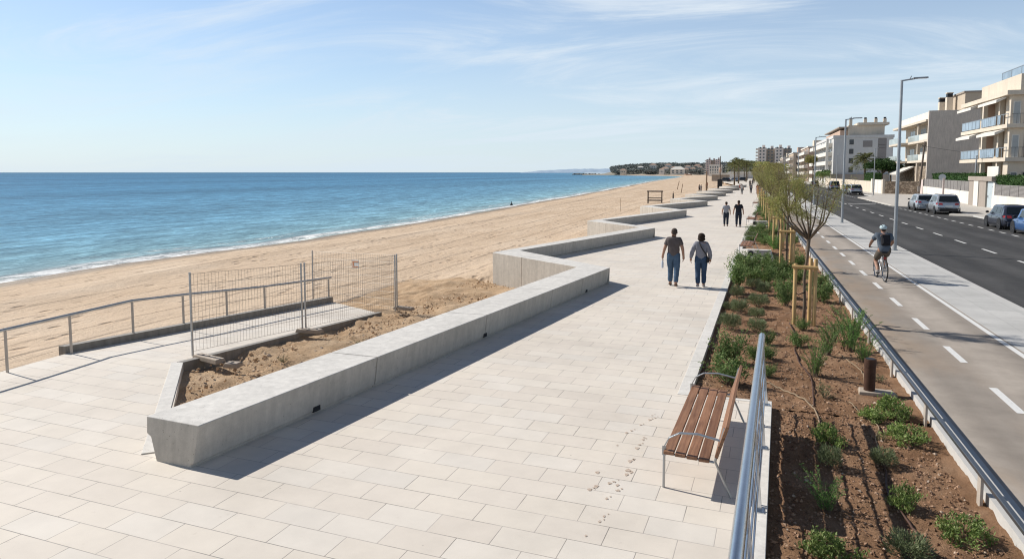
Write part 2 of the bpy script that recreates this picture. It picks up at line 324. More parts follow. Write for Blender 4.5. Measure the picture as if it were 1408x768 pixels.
    M['leaf_rosemary'] = leaf('rosemary_leaves', [(0, (0.073, 0.182, 0.048)), (.6, (0.182, 0.352, 0.086)), (1, (0.365, 0.560, 0.170))])
    M['leaf_dead'] = leaf('dull_leaves', [(0, (0.126, 0.118, 0.064)), (.6, (0.216, 0.234, 0.108)), (1, (0.360, 0.324, 0.180))])
    M['leaf_olive'] = leaf('olive_feather_leaves', [(0, (0.170, 0.185, 0.050)), (.5, (0.320, 0.335, 0.100)), (.85, (0.440, 0.420, 0.160)), (1, (0.440, 0.310, 0.150))], tr=.4)
    M['leaf_rust'] = leaf('rusty_feather_leaves', [(0, (0.200, 0.175, 0.060)), (.5, (0.360, 0.320, 0.120)), (.8, (0.340, 0.350, 0.130)), (1, (0.460, 0.300, 0.150))], tr=.4)
    M['leaf_hedge'] = leaf('hedge_leaves', [(0, (0.024, 0.061, 0.016)), (.6, (0.054, 0.115, 0.030)), (1, (0.121, 0.203, 0.068))])
    M['leaf_palm'] = leaf('palm_fronds', [(0, (0.085, 0.111, 0.034)), (.6, (0.178, 0.196, 0.068)), (1, (0.323, 0.289, 0.128))])
    M['leaf_pine'] = leaf('far_pine_crowns', [(0, (0.150, 0.170, 0.165)), (.6, (0.200, 0.220, 0.205)), (1, (0.270, 0.275, 0.250))])  # greyed and lightened, distance haze mixed into the leaf colour
    # --- people
    M['skin'] = simple('skin', (.40, .225, .155), .55, var=.12, scale=8)
    for k, c in dict(tee_brown=(.12, .098, .094), jeans=(.075, .125, .195), jeans_dark=(.04, .075, .135), jacket_grey=(.25, .25, .285), hair_dark=(.028, .017, .012), hair_grey=(.07, .052, .042), shoe=(.13, .09, .07), shoe_light=(.45, .42, .4), bag=(.04, .035, .035), tee_navy=(.017, .02, .03), pants_navy=(.02, .028, .045), tee_pale=(.36, .37, .40), cyclist_tee=(.105, .13, .165), pack=(.016, .016, .02), shorts=(.125, .105, .085), helmet=(.50, .62, .65), red=(.26, .06, .05), black=(.02, .02, .022), pale=(.62, .58, .54), grey=(.16, .16, .17)).items():
        M[k] = simple('cloth_' + k, c, .85, var=.3, scale=9, bump=.2)
    M['bottle'] = simple('clear_bottle_plastic', (.55, .6, .68), .15, 0, .7, .1)
    # --- cars
    def paint(name, c, metal=.35):
        t = NT(name); t.done(c, .3, metal, .5); t.b.inputs['Coat Weight'].default_value = .8; t.b.inputs['Coat Roughness'].default_value = .06
        f = t.noise(t.pos(obj=True), 5, 4); t.link(t.ramp(f, [(.3, dull(c, .92)), (.7, dull(c, 1.05))]), t.b.inputs['Base Color']); return t.m
    M['car_navy'] = paint('car_dark_blue', (.035, .042, .065)); M['car_silver'] = paint('car_silver', (.40, .42, .45), .6); M['car_pale'] = paint('car_pale_silver', (.46, .50, .54), .4)
    M['car_blue'] = paint('car_blue', (.03, .12, .33)); M['car_white'] = paint('car_white', (.72, .73, .74), 0); M['car_bluegrey'] = paint('car_blue_grey', (.16, .2, .27), .4); M['car_dark'] = paint('car_black', (.03, .03, .033))
    M['plastic'] = simple('black_plastic', (.025, .025, .027), .6); M['tail_red'] = simple('tail_lamp_red', (.32, .012, .012), .2, 0, .6, .1); M['plate'] = simple('number_plate_white', (.7, .7, .68), .5, var=.05)
    M['lamp_clear'] = simple('head_lamp_clear', (.6, .62, .64), .15, 0, .7, .05)
    M['sign_red'] = simple('sign_orange', (.62, .26, .12), .6, var=.1); M['sign_white'] = simple('sign_white', (.72, .7, .66), .6, var=.08)
    M['land'] = simple('dry_ground', (.33, .285, .225), .95, var=.3, scale=.2, obj=False)
    M['pave_far'] = simple('far_pavement', (.56, .52, .465), .9, var=.16, scale=.5, obj=False)
    M['kerb'] = simple('kerb_stone', (.56, .545, .515), .85, var=.14, scale=3, obj=False)
    t = NT('far_hill'); c = t.ramp(t.noise(t.pos(), .012, 6, .7), [(.35, (.31, .41, .53)), (.65, (.40, .49, .58))]); M['hill_far'] = t.done(c, 1, 0, 0)  # blue-grey tone paints the distance haze into the hill colour
    t = NT('headland'); c = t.ramp(t.noise(t.pos(), .03, 6, .7), [(.35, (.20, .215, .19)), (.65, (.36, .33, .28))]); M['headland'] = t.done(c, 1, 0, .1)
    M['rock'] = simple('dark_rock', (.12, .115, .11), .9, var=.4, scale=.4, obj=False)
mk_materials()
# ================================================================== camera, light, sky
cam = bpy.data.cameras.new('camera'); co = bpy.data.objects.new('camera', cam); COL.objects.link(co); scene.camera = co
cam.sensor_width = 36; cam.lens = 950 / 1408 * 36; cam.shift_y = -71 / 1408; cam.clip_end = 60000; cam.clip_start = .1
YAW = math.atan(326 / 950); PITCH = math.atan(.08); EYE = 3.4
co.location = (0, 0, EYE); co.rotation_euler = (R(90) - PITCH, 0, YAW)
SUN_EL, SUN_AZ = R(37.5), R(-11)           # the light travels towards +X, a little towards -Y
sd = Vector((math.cos(SUN_EL) * math.cos(SUN_AZ), math.cos(SUN_EL) * math.sin(SUN_AZ), -math.sin(SUN_EL)))
sl = bpy.data.lights.new('sun', 'SUN'); sl.energy = 5.0; sl.angle = R(.53); sl.color = (1, .955, .885)
so = bpy.data.objects.new('sun', sl); COL.objects.link(so); so.rotation_euler = sd.to_track_quat('-Z', 'Y').to_euler(); so.location = (-40, 20, 60)
w = bpy.data.worlds.new('World'); scene.world = w; w.use_nodes = True; nt = w.node_tree; nt.nodes.clear()
def wn(ty, inp=None, **kw):
    x = nt.nodes.new(ty)
    for k, v in kw.items(): setattr(x, k, v)
    for a, b in (inp or {}).items():
        if hasattr(b, 'links'): nt.links.new(b, x.inputs[a])
        else: x.inputs[a].default_value = b
    return x
def wm(op, a, b=0): return wn('ShaderNodeMath', {0: a, 1: b}, operation=op).outputs[0]
sky = wn('ShaderNodeTexSky', sky_type='NISHITA', sun_disc=False, sun_elevation=SUN_EL, sun_rotation=math.atan2(-sd.x, -sd.y), altitude=10, air_density=1.0, dust_density=.15, ozone_density=3.0)
gen = wn('ShaderNodeTexCoord').outputs['Generated']; sp = wn('ShaderNodeSeparateXYZ', {0: gen})
zc = wm('MAXIMUM', sp.outputs[2], 0.0); den = wm('ADD', zc, .16)
u = wm('DIVIDE', sp.outputs[0], den); v_ = wm('DIVIDE', sp.outputs[1], den)
cv = wn('ShaderNodeCombineXYZ', {0: u, 1: v_})
mp = wn('ShaderNodeMapping', {'Vector': cv.outputs[0], 'Rotation': (0, 0, R(-28)), 'Scale': (.5, 1.1, 1), 'Location': (1.3, 4.2, 0)})
n1 = wn('ShaderNodeTexNoise', {'Vector': mp.outputs[0], 'Scale': 1.25, 'Detail': 10, 'Roughness': .64, 'Distortion': 1.1}).outputs['Fac']
mp2 = wn('ShaderNodeMapping', {'Vector': cv.outputs[0], 'Rotation': (0, 0, R(-20)), 'Scale': (.25, .5, 1), 'Location': (.4, 5.2, 0)})
n2 = wn('ShaderNodeTexNoise', {'Vector': mp2.outputs[0], 'Scale': .8, 'Detail': 4, 'Roughness': .5}).outputs['Fac']
def ws(v, a, b): return wn('ShaderNodeMapRange', {'Value': v, 'From Min': a, 'From Max': b}, interpolation_type='SMOOTHSTEP').outputs[0]
cl = wm('MULTIPLY', ws(n1, .40, .70), ws(n2, .28, .58))
veil = wm('MULTIPLY', ws(n2, .3, .75), .22)
cl = wm('MINIMUM', wm('ADD', wm('MULTIPLY', cl, .75), veil), .85)
skys = wn('ShaderNodeMix', {0: 1.0, 6: sky.outputs[0], 7: (.95, 1.02, 1.1, 1)}, data_type='RGBA', blend_type='MULTIPLY').outputs[2]
haze = wm('POWER', wm('SUBTRACT', 1.0, zc), 5.0)
SKYK = .115
c1 = wn('ShaderNodeMix', {0: cl, 6: skys, 7: (7.2, 7.75, 8.3, 1)}, data_type='RGBA').outputs[2]
c1 = wn('ShaderNodeMix', {0: 1.0, 6: c1, 7: wn('ShaderNodeCombineColor', {0: wm('SUBTRACT', 1.0, wm('MULTIPLY', ws(zc, .22, .55), .76)), 1: wm('SUBTRACT', 1.0, wm('MULTIPLY', ws(zc, .22, .55), .72)), 2: wm('SUBTRACT', 1.0, wm('MULTIPLY', ws(zc, .22, .55), .65))}).outputs[0]}, data_type='RGBA', blend_type='MULTIPLY').outputs[2]
c2 = wn('ShaderNodeMix', {0: wm('MULTIPLY', haze, .85), 6: c1, 7: (5.9, 6.95, 7.8, 1)}, data_type='RGBA').outputs[2]
bg = wn('ShaderNodeBackground', {'Color': c2, 'Strength': SKYK}); nt.links.new(bg.outputs[0], wn('ShaderNodeOutputWorld').inputs[0])
scene.view_settings.view_transform = 'Standard'; scene.view_settings.look = 'None'; scene.view_settings.exposure = 0
scene.cycles.max_bounces = 6; scene.cycles.diffuse_bounces = 3; scene.cycles.glossy_bounces = 3; scene.cycles.transparent_max_bounces = 6
scene.cycles.use_denoising = True; scene.cycles.filter_width = 1.15

# ================================================================== lie of the land
def interp(tab, y):
    if y <= tab[0][0]: return tab[0][1]
    for (a, va), (b, vb) in zip(tab, tab[1:]):
        if y <= b: return va + (vb - va) * (y - a) / (b - a)
    return tab[-1][1]
WL = [(-200, -27), (-40, -30.5), (20, -33), (30, -34), (45, -32.4), (65, -32.4), (97, -33.9), (130, -36), (157, -36.8), (235, -42), (420, -54), (700, -67), (927, -82), (1050, -112), (1120, -165), (1180, -212), (1260, -228), (1400, -260), (3000, -690), (9000, -2080), (40000, -9200)]
SEA = -1.8
def waterline(y): return interp(WL, y) + (.5 * noise.noise((y * .11, 3, 0)) + .9 * noise.noise((y * .033, 7, 0)) if y < 400 else 0)
ZN = [(5, -.12), (9.5, -.16), (13, -.40), (17, -.60), (20, -.62), (24, -.68), (60, -.7)]
def base_z(x, y, wl):
    d = x - wl
    if d < 0: zb = SEA + .07 * d
    elif d < 5: zb = SEA + .075 * d
    else: zb = min(-.74, SEA + .375 + .03 * (d - 5))
    if x > -12.4 and y < 400:
        k = max(0, min(1, (x + 12.4) / 2.6)); k = k * k * (3 - 2 * k); zb = zb * (1 - k) + interp(ZN, y) * k
    return zb
def grid_mesh(name, rows, mat, attr=None):
    """rows: list of equal-length lists of points"""
    n = len(rows[0]); v = np.array([p for r in rows for p in r], dtype=np.float32)
    me = bpy.data.meshes.new(name); i = np.arange((len(rows) - 1) * n).reshape(-1, n)[:, :-1].ravel()
    f = np.stack([i, i + 1, i + n + 1, i + n], 1)
    me.from_pydata(v.tolist(), [], f.tolist()); me.update(); me.shade_smooth()
    o = bpy.data.objects.new(name, me); COL.objects.link(o); me.materials.append(mat)
    if attr is not None:
        a = me.attributes.new('shore', 'FLOAT', 'POINT'); a.data.foreach_set('value', np.array(attr, dtype=np.float32))
    return o
# ground under everything on the land side, out to the horizon
m = MB(); m.poly([(-3.2, -300, -.3), (30000, -300, -.3), (30000, 45000, -.3), (-3.2, 45000, -.3)]); struct(m.build('ground', M['land']))
# beach
ys = [-60, -30, -15] + [-5 + .45 * i for i in range(140)]
while ys[-1] < 1700: ys.append(ys[-1] * 1.02 + .2)
rows = []
PATCH = (-13.2, -3.3, 5.2, 25.5)
for y in ys:
    wl = waterline(y); xr = -2.9 if y < 900 else 60; r = []
    for k in range(110):
        s = k / 109; s2 = s ** 1.15; x = wl - 9 + (xr - wl + 9) * s2
        z = base_z(x, y, wl); d = x - wl
        if d > 2: z += .05 * noise.noise((x * .5, y * .12, 1)) * min(1, (d - 2) / 4) + .035 * noise.noise((x * 1.7, y * .7, 5))
        # berm left by the last high tide
        bx_ = d - 7.5 - 1.0 * noise.noise((y * .07, 0, 2)); z += .13 * math.exp(-(bx_ / .8) ** 2)
        if PATCH[0] + .4 < x < PATCH[1] and PATCH[2] + .4 < y < PATCH[3] - .4: z -= .25
        r.append((x, y, z))
    rows.append(r)
struct(grid_mesh('beach', rows, M['sand']))
# rough sand dug over beside the ramp and behind the first bench walls
rows = []
for j in range(240):
    y = PATCH[2] + (PATCH[3] - PATCH[2]) * j / 239; r = []
    for k in range(150):
        x = PATCH[0] + (PATCH[1] - PATCH[0]) * k / 149; wl = waterline(y); z = base_z(x, y, wl)
        e = min(x - PATCH[0], PATCH[3] - y) ; e = max(0, min(1, e / 1.2))
        if x < -9.7 and y < 18.4: e *= 0.15
        q = noise.fractal((x * 1.3, y * 1.3, 0), .8, 2.1, 5); q2 = noise.fractal((x * .45, y * .45, 9), 1, 2, 3)
        z += e * (.085 * q + .11 * q2 + .02) - .03 * (1 - e)
        if x > -6.9 + max(0, y - 6.2) * .123 + .15 and y < 20.6: z = -.6
        if y < 6.3 or (y < 9.6 and x < -6.8 - (y - 6.27) * .86 - .1): z = -.6
        if y >= 20.6 and x > -4.95 - (y - 20.66) * 1.37 + .2: z = -.95
        r.append((x, y, z))
    rows.append(r)
struct(grid_mesh('dug_sand', rows, M['dug_sand']))
# sea, with the distance to the waterline kept for foam and depth colour
ys = [-400, -200, -100, -50] + [-30 + 1.5 * i for i in range(60)]
while ys[-1] < 1300: ys.append(ys[-1] * 1.06)
ys += [1400, 2000, 3000, 6000, 12000, 45000]
ds = [4, 2, 1, 0, -1, -2, -3, -4, -6, -9, -14, -22, -40, -80, -160, -400, -1000, -3000, -9000, -30000]
rows = []; at_ = []
for y in ys:
    wl = waterline(y)
    for d in ds: at_.append(d)
    rows.append([(wl + d, y, SEA) for d in ds][::-1]); at_[-len(ds):] = at_[-len(ds):][::-1]
sea = grid_mesh('sea', rows, M['sea'], at_); struct(sea)
sea.data.flip_normals()

# ------------------------------------------------------------------ promenade
ARMS = [((-5.92, 6.15), (-3.97, 20.8), (-4.97, 20.66), (-6.75, 6.2)), ((-8.07, 24.4), (-4.62, 36.6), (-5.45, 36.9), (-8.8, 23.46)),
        ((-8.45, 41.6), (-4.55, 55.0), (-5.45, 55.2), (-9.2, 40.8)), ((-8.0, 60.8), (-4.0, 73.3), (-4.9, 73.6), (-8.9, 60.0)),
        ((-7.4, 79), (-3.7, 90), (-4.6, 90.4), (-8.3, 78.2)), ((-7.2, 95.5), (-3.2, 105), (-4.1, 105.4), (-8.1, 94.6)),
        ((-6.8, 111), (-2.6, 121), (-3.5, 121.4), (-7.7, 110)), ((-6, 128), (-1.8, 141), (-2.7, 141.4), (-6.9, 127)), ((-5, 150), (-.6, 172), (-1.5, 172.4), (-5.9, 149))]
PK = [(10.66, -.97), (27.8, -.57), (53, .16), (100, 1.35), (170, 2.2)]            # outer edge of the planter kerb
def plinth_x(y): return .22 + .0403 * (y - 6.26)                                   # right edge of the alcove plinth
mid = lambda a, b: ((a[0] + b[0]) / 2, (a[1] + b[1]) / 2)
left = []
for (a, b, c, d) in ARMS: left += [mid(a, d), mid(b, c)]
RAMP = [(-12.1, 9.36, 0), (-9.62, 9.55, 0), (-9.85, 17.03, -.56), (-12.1, 18.2, -.6)]
pts = [(-40, -12, 0), (plinth_x(-12) - .24, -12, 0), (plinth_x(10.66) - .24, 10.66, 0), (-.97, 10.66, 0)] + [(x, y, 0) for y, x in PK[1:]] + [(9, 174, 0), (9, 420, 0), (-14, 420, 0), (-9, 260, 0)]
pts += [(x, y, 0) for x, y in left[::-1]] + [(-6.62, 6.3, 0), (-9.56, 9.62, 0), (-12.1, 9.36, 0), (-12.05, 8.14, 0), (-12.0, 5, 0), (-40, 3, 0)]
def flat_poly(name, pts, mat, extrude=0):
    bm = bmesh.new(); f = bm.faces.new([bm.verts.new(p) for p in pts]); 
    if f.calc_area() and f.normal.z < 0: f.normal_flip()
    f.normal_update()
    if f.normal.z < 0: f.normal_flip()
    if extrude:
        ex = bmesh.ops.extrude_face_region(bm, geom=[f]); 
        for e in ex['geom']:
            if isinstance(e, bmesh.types.BMVert): e.co.z -= extrude
        bmesh.ops.recalc_face_normals(bm, faces=bm.faces)
    bmesh.ops.triangulate(bm, faces=bm.faces)
    me = bpy.data.meshes.new(name); bm.to_mesh(me); bm.free(); me.materials.append(mat)
    o = bpy.data.objects.new(name, me); COL.objects.link(o); return o
struct(flat_poly('promenade_paving', pts, M['pavers'], .12))
m = MB(); m.loft([(p[0], p[1], p[2] - .3) for p in RAMP], [(p[0], p[1], p[2] + .001) for p in RAMP]); struct(m.build('ramp_paving', M['pavers']))
# plinth strip of the alcove and the kerb of the planter
m = MB(); a, b = -12, 10.75
m.loft([(plinth_x(a) - .24, a, -.3), (plinth_x(a), a, -.3), (plinth_x(b), b, -.3), (plinth_x(b) - .24, b, -.3)], [(plinth_x(a) - .24, a, .012), (plinth_x(a), a, .012), (plinth_x(b), b, .012), (plinth_x(b) - .24, b, .012)])
struct(m.build('plinth_kerb', M['concrete_pale'], bevel=.008))
m = MB(); KS = []
y = 10.66
def pk(y): return interp(PK, y)
while y < 150:
    y2 = min(150, y + 1.0); g = .004
    m.loft([(pk(y), y + g, -.3), (pk(y) + .2, y + g, -.3), (pk(y2) + .2, y2 - g, -.3), (pk(y2), y2 - g, -.3)], [(pk(y), y + g, .006), (pk(y) + .2, y + g, .006), (pk(y2) + .2, y2 - g, .006), (pk(y2), y2 - g, .006)]); y = y2
struct(m.build('planter_kerb', M['concrete_pale'], bevel=.006))
m = MB(); m.loft([(-.77, 10.66, -.3), (plinth_x(10.66) - .25, 10.66, -.3), (plinth_x(10.75) - .25, 10.75, -.3), (-.77, 10.76, -.3)], [(-.77, 10.66, .005), (plinth_x(10.66) - .25, 10.66, .005), (plinth_x(10.75) - .25, 10.75, .005), (-.77, 10.76, .005)]); struct(m.build('alcove_kerb', M['concrete_pale']))
# edging strip between the left paving and the dug sand
a = Vector((-6.80, 6.28, 0)); b = Vector((-9.62, 9.55, 0)); dr = (b - a).normalized(); nn = Vector((dr.y, -dr.x, 0)) * .2
if nn.x < 0: nn = -nn
m = MB(); m.loft([a + Vector((0, 0, -.4)) - nn * .5, a + nn * .5 + Vector((0, 0, -.4)), b + nn * .5 + Vector((0, 0, -.4)), b - nn * .5 + Vector((0, 0, -.4))][::1], [a - nn * .5 + Vector((0, 0, .015)), a + nn * .5 + Vector((0, 0, .015)), b + nn * .5 + Vector((0, 0, .015)), b - nn * .5 + Vector((0, 0, .015))])
e = m.build('edging_strip', M['concrete_pale'], bevel=.008); struct(e)
m = MB(); p0, p1 = RAMP[1], RAMP[2]; m.loft([(p0[0] - .02, p0[1], -.5), (p0[0] + .12, p0[1], -.5), (p1[0] + .12, p1[1], -.95), (p1[0] - .02, p1[1], -.95)], [(p0[0] - .02, p0[1], .02), (p0[0] + .12, p0[1], .02), (p1[0] + .12, p1[1], p1[2] + .03), (p1[0] - .02, p1[1], p1[2] + .03)]); struct(m.build('ramp_edge', M['concrete_dark'], bevel=.008))
m = MB(); p0, p1 = RAMP[0], RAMP[3]; m.loft([(p0[0] - .18, p0[1], -.5), (p0[0], p0[1], -.5), (p1[0], p1[1], -1), (p1[0] - .18, p1[1], -1)], [(p0[0] - .18, p0[1], .14), (p0[0], p0[1], .14), (p1[0], p1[1], p1[2] + .17), (p1[0] - .18, p1[1], p1[2] + .17)]); struct(m.build('ramp_upstand', M['concrete_dark'], bevel=.012))

# ------------------------------------------------------------------ zigzag bench walls
def lerp2(a, b, t): return (a[0] + (b[0] - a[0]) * t, a[1] + (b[1] - a[1]) * t)
HW = .5
zig_labels = ['long concrete bench wall in the foreground, blunt end beside the paving', 'second zigzag bench wall along the sand, behind the walking couple', 'third zigzag bench wall counting away from the camera', 'fourth zigzag bench wall, level with the wooden beach frame',
              'fifth zigzag bench wall counting along the promenade edge', 'sixth zigzag bench wall, seen as a thin grey wedge', 'seventh zigzag bench wall, small and far along the promenade', 'eighth zigzag bench wall, next to the far walkers', 'farthest zigzag bench wall by the palm trunks']
for n, (a, b, c, d) in enumerate(ARMS):
    t = thing('bench_wall', zig_labels[n], 'bench wall', (0, 0, 0), 0, 'zigzag concrete bench walls')
    L = math.hypot(b[0] - a[0], b[1] - a[1]); nseg = max(1, round(L / 3.7)) if n < 4 else 1
    cuts = [0, .225, .47, .70, .845, 1] if n == 0 else [i / nseg for i in range(nseg + 1)]
    m = MB(); core = MB()
    for i in range(len(cuts) - 1):
        s0, s1 = cuts[i], cuts[i + 1]; g = .011 / L
        s0 += g if i else 0; s1 -= g if i < len(cuts) - 2 else 0
        def sec(s):
            P, Q = lerp2(a, b, s), lerp2(d, c, s); w_ = math.hypot(P[0] - Q[0], P[1] - Q[1]); ux = ((Q[0] - P[0]) / w_, (Q[1] - P[1]) / w_)
            pr = [(.095, -1.0), (.095, .04), (.06, .045), (0, HW), (w_, HW), (w_ - .015, .30), (w_ - .085, .265), (w_ - .2, -.02), (w_ - .2, -1.0)]
            dx_, dy_ = (b[0] - a[0]) / L, (b[1] - a[1]) / L; e_ = (-.11 if s > .999 else -.05 if s < .001 and n == 0 else 0)
            return [(P[0] + ux[0] * o + dx_ * e_ * min(1, (HW - z) / HW), P[1] + ux[1] * o + dy_ * e_ * min(1, (HW - z) / HW), z) for o, z in pr]
        A, B = sec(s0), sec(s1); k = len(A); nf = [(i_, (i_ + 1) % k, k + (i_ + 1) % k, k + i_) for i_ in range(k)]
        m.add(A + B, nf + [tuple(range(k - 1, -1, -1)), tuple(range(k, 2 * k))])
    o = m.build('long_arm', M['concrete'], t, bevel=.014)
    def sec2(s):
        P, Q = lerp2(a, b, s), lerp2(d, c, s); w_ = math.hypot(P[0] - Q[0], P[1] - Q[1]); ux = ((Q[0] - P[0]) / w_, (Q[1] - P[1]) / w_)
        return [(P[0] + ux[0] * o, P[1] + ux[1] * o, z) for o, z in [(.11, -.9), (.11, .0), (.03, HW - .02), (w_ - .03, HW - .02), (w_ - .22, -.02), (w_ - .22, -.9)]]
    if len(cuts) > 2:
        A, B = sec2(.02), sec2(.97); k = len(A); core.add(A + B, [(i_, (i_ + 1) % k, k + (i_ + 1) % k, k + i_) for i_ in range(k)]); core.build('joint_filler', M['concrete_dark'], t)
    bm_ = o.data
    if n + 1 < len(ARMS):
        a2, b2, c2_, d2 = ARMS[n + 1]
        top = [c, (b[0], b[1]), a2, d2]; m = MB()
        B_ = Vector((b[0] - .05, b[1], 0)); A_ = Vector((a2[0] - .03, a2[1] - .05, 0))
        bot = [(c[0] + .01, c[1] + .03), (B_.x, B_.y), (A_.x, A_.y), (d2[0] + .01, d2[1] + .01)]
        m2 = 1 / 3
        for q0, q1 in ((0, .62), (.62, 1)):
            gg = .0015; q0_ = q0 + (gg if q0 else 0); q1_ = q1 - (gg if q1 < 1 else 0)
            T = [lerp2(top[3], top[0], 1 - q0_), lerp2(top[2], top[1], 1 - q0_), lerp2(top[2], top[1], 1 - q1_), lerp2(top[3], top[0], 1 - q1_)]
            Bq = [lerp2(bot[3], bot[0], 1 - q0_), lerp2(bot[2], bot[1], 1 - q0_), lerp2(bot[2], bot[1], 1 - q1_), lerp2(bot[3], bot[0], 1 - q1_)]
            m.loft([(x, y, -1.1) for x, y in Bq], [(x, y, HW - .003) for x, y in T])
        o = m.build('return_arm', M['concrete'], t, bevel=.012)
        bm = bmesh.new(); bm.from_mesh(o.data); bmesh.ops.recalc_face_normals(bm, faces=bm.faces); bm.to_mesh(o.data); bm.free()
    for oo in children(t):
        bm = bmesh.new(); bm.from_mesh(oo.data); bmesh.ops.recalc_face_normals(bm, faces=bm.faces); bm.to_mesh(oo.data); bm.free()
    if n == 0:
        for s in (.135, .47, .872):
            P = lerp2(a, b, s); dx = (b[0] - a[0]) / L; dy = (b[1] - a[1]) / L
            m = MB(); m.bar((P[0] - .062 - dx * .07, P[1] - dy * .07, .075), (P[0] - .062 + dx * .07, P[1] + dy * .07, .075), .03, .075); m.build('drain_notch', M['dark_open'], t)  # solid dark block in the face, painted shade of a recess

# ------------------------------------------------------------------ planter soil
def soil_left(y): return (plinth_x(y) - .05) if y < 10.72 else pk(y) + .17
def soil_z(x, y):
    return -.09 + .028 * noise.fractal((x * 5, y * 5, 3), .7, 2.1, 5) + .025 * noise.noise((x * .8, y * .8, 1))
for nm, yy in (('planter_soil', [3 + .04 * i for i in range(194)]), ('planter_soil', [10.76 + .05 * i for i in range(230)] + [22.3 + .35 * i for i in range(365)])):
    rows = []
    for y in yy:
        x0 = soil_left(y); r = []
        for k in range(90):
            x = x0 + (2.46 - x0) * k / 89; r.append((x, y, soil_z(x, y)))
        rows.append(r)
    struct(grid_mesh(nm, rows, M['soil']))
def bits(name, n, pos, smin, smax, mat):
    V = []; F = []
    oct_ = [(1, 0, 0), (-1, 0, 0), (0, 1, 0), (0, -1, 0), (0, 0, 1), (0, 0, -1)]; tri = [(0, 2, 4), (2, 1, 4), (1, 3, 4), (3, 0, 4), (2, 0, 5), (1, 2, 5), (3, 1, 5), (0, 3, 5)]
    for i in range(n):
        x, y, z = pos(); s = smin + (smax - smin) * rng.random() ** 3; b = len(V); q = Matrix.Rotation(rng.random() * 6.28, 3, 'Z') @ Matrix.Rotation(rng.random() * 3, 3, 'X')
        sx, sy, sz = s * rng.uniform(.6, 1.4), s * rng.uniform(.5, 1.2), s * rng.uniform(.4, .9)
        for o in oct_:
            p = q @ Vector((o[0] * sx, o[1] * sy, o[2] * sz)); V.append((x + p.x, y + p.y, z + p.z))
        F += [(b + a_, b + b_, b + c_) for a_, b_, c_ in tri]
    me = bpy.data.meshes.new(name); me.from_pydata(V, [], F); me.materials.append(mat); o = bpy.data.objects.new(name, me); COL.objects.link(o); return o
def soil_pos():
    y = 4.5 + 17 * rng.random() ** 1.4; x0 = soil_left(y) + .06; x = x0 + (2.3 - x0) * rng.random(); return x, y, soil_z(x, y) + .004
tag(bits('soil_clods', 20000, soil_pos, .005, .03, M['bits']), 'brown clods and bark chips lying on the planting bed', 'mulch', kind='stuff')
def sand_pos():
    while True:
        y = 6.5 + 17.5 * rng.random(); x = -9.6 + 5.6 * rng.random()
        if y < 17.2 and x < -9.3: continue
        wx = -6.8 + (y - 6.2) * .123
        if (y < 20.7 and x < wx + .1) or y > 22:
            if y < 9.6 and x < -6.8 - (y - 6.27) * .86 + .3: continue
            return x, y, base_z(x, y, -33) + .03 + .05 * rng.random()
tag(bits('sand_clods', 4000, sand_pos, .008, .05, M['sandbits']), 'crumbled sand lumps beside the ramp', 'sand lumps', kind='stuff')

# ------------------------------------------------------------------ cycle path, strip, road, far pavement
YE = 480
m = MB(); m.box(2.46, 2.68, -12, 175, -.4, .012); struct(m.build('cycle_kerb', M['kerb']))
m = MB(); m.poly([(2.64, -12, 0), (5.0, -12, 0), (5.0, YE, 0), (2.64, YE, 0)]); struct(m.build('cycle_path', M['cycle']))
m = MB(); m.box(5.0, 6.42, -12, YE, -.3, .004); struct(m.build('pavement', M['slabs']))
m = MB(); y = -12
while y < 150: m.box(6.42, 6.62, y + .003, y + .997, -.3, .0); y += 1
m.box(6.42, 6.62, 150, YE, -.3, 0); struct(m.build('kerb', M['kerb'], bevel=.01))
RZ = -.12
m = MB(); m.poly([(6.5, -12, RZ), (17.1, -12, RZ), (17.1, YE, RZ), (6.5, YE, RZ)]); struct(m.build('road', M['asphalt']))
m = MB(); m.poly([(17.1, -12, .0), (60, -12, .0), (60, YE, .0), (17.1, YE, .0)]); struct(m.build('far_pavement', M['pave_far']))
m = MB(); m.box(16.9, 17.1, -12, 66, -.3, .004); m.box(16.9, 17.1, 112, YE, -.3, .004)
struct(m.build('far_kerb', M['kerb']))
m = MB(); m.loft([(14.2, 82, -.3), (17.12, 78, -.3), (17.12, 112, -.3), (14.2, 106, -.3)], [(14.2, 82, .002), (17.12, 78, .002), (17.12, 112, .002), (14.2, 106, .002)]); m.loft([(15.5, 65, -.3), (17.12, 63.6, -.3), (17.12, 66.5, -.3), (15.9, 66.2, -.3)], [(15.5, 65, .002), (17.12, 63.6, .002), (17.12, 66.5, .002), (15.9, 66.2, .002)]); struct(m.build('kerb_buildout', M['pave_far'], bevel=.01))
m = MB()
def mark(x0, x1, y0, y1, z): m.poly([(x0, y0, z), (x1, y0, z), (x1, y1, z), (x0, y1, z)])
for k in range(-3, 60):
    y = 11.98 + 2.78 * k; mark(3.67, 3.79, y - .62, y + .62, .004)
mark(4.84, 4.95, -12, YE, .004)
for k in range(-6, 60):
    y = 40.6 + 4.5 * k; mark(10.19, 10.31, y - .95, y + .95, RZ + .004)
for k in range(-8, 26):
    y = 45.4 + 2.07 * k; mark(14.04, 14.16, y - .5, y + .5, RZ + .004)
for k in range(0, 60):
    y = 108 + 2.07 * k; mark(14.04, 14.16, y - .5, y + .5, RZ + .004)
mark(10.6, 13.4, 86, 86.5, RZ + .004)
struct(m.build('road_marking', M['paint']))

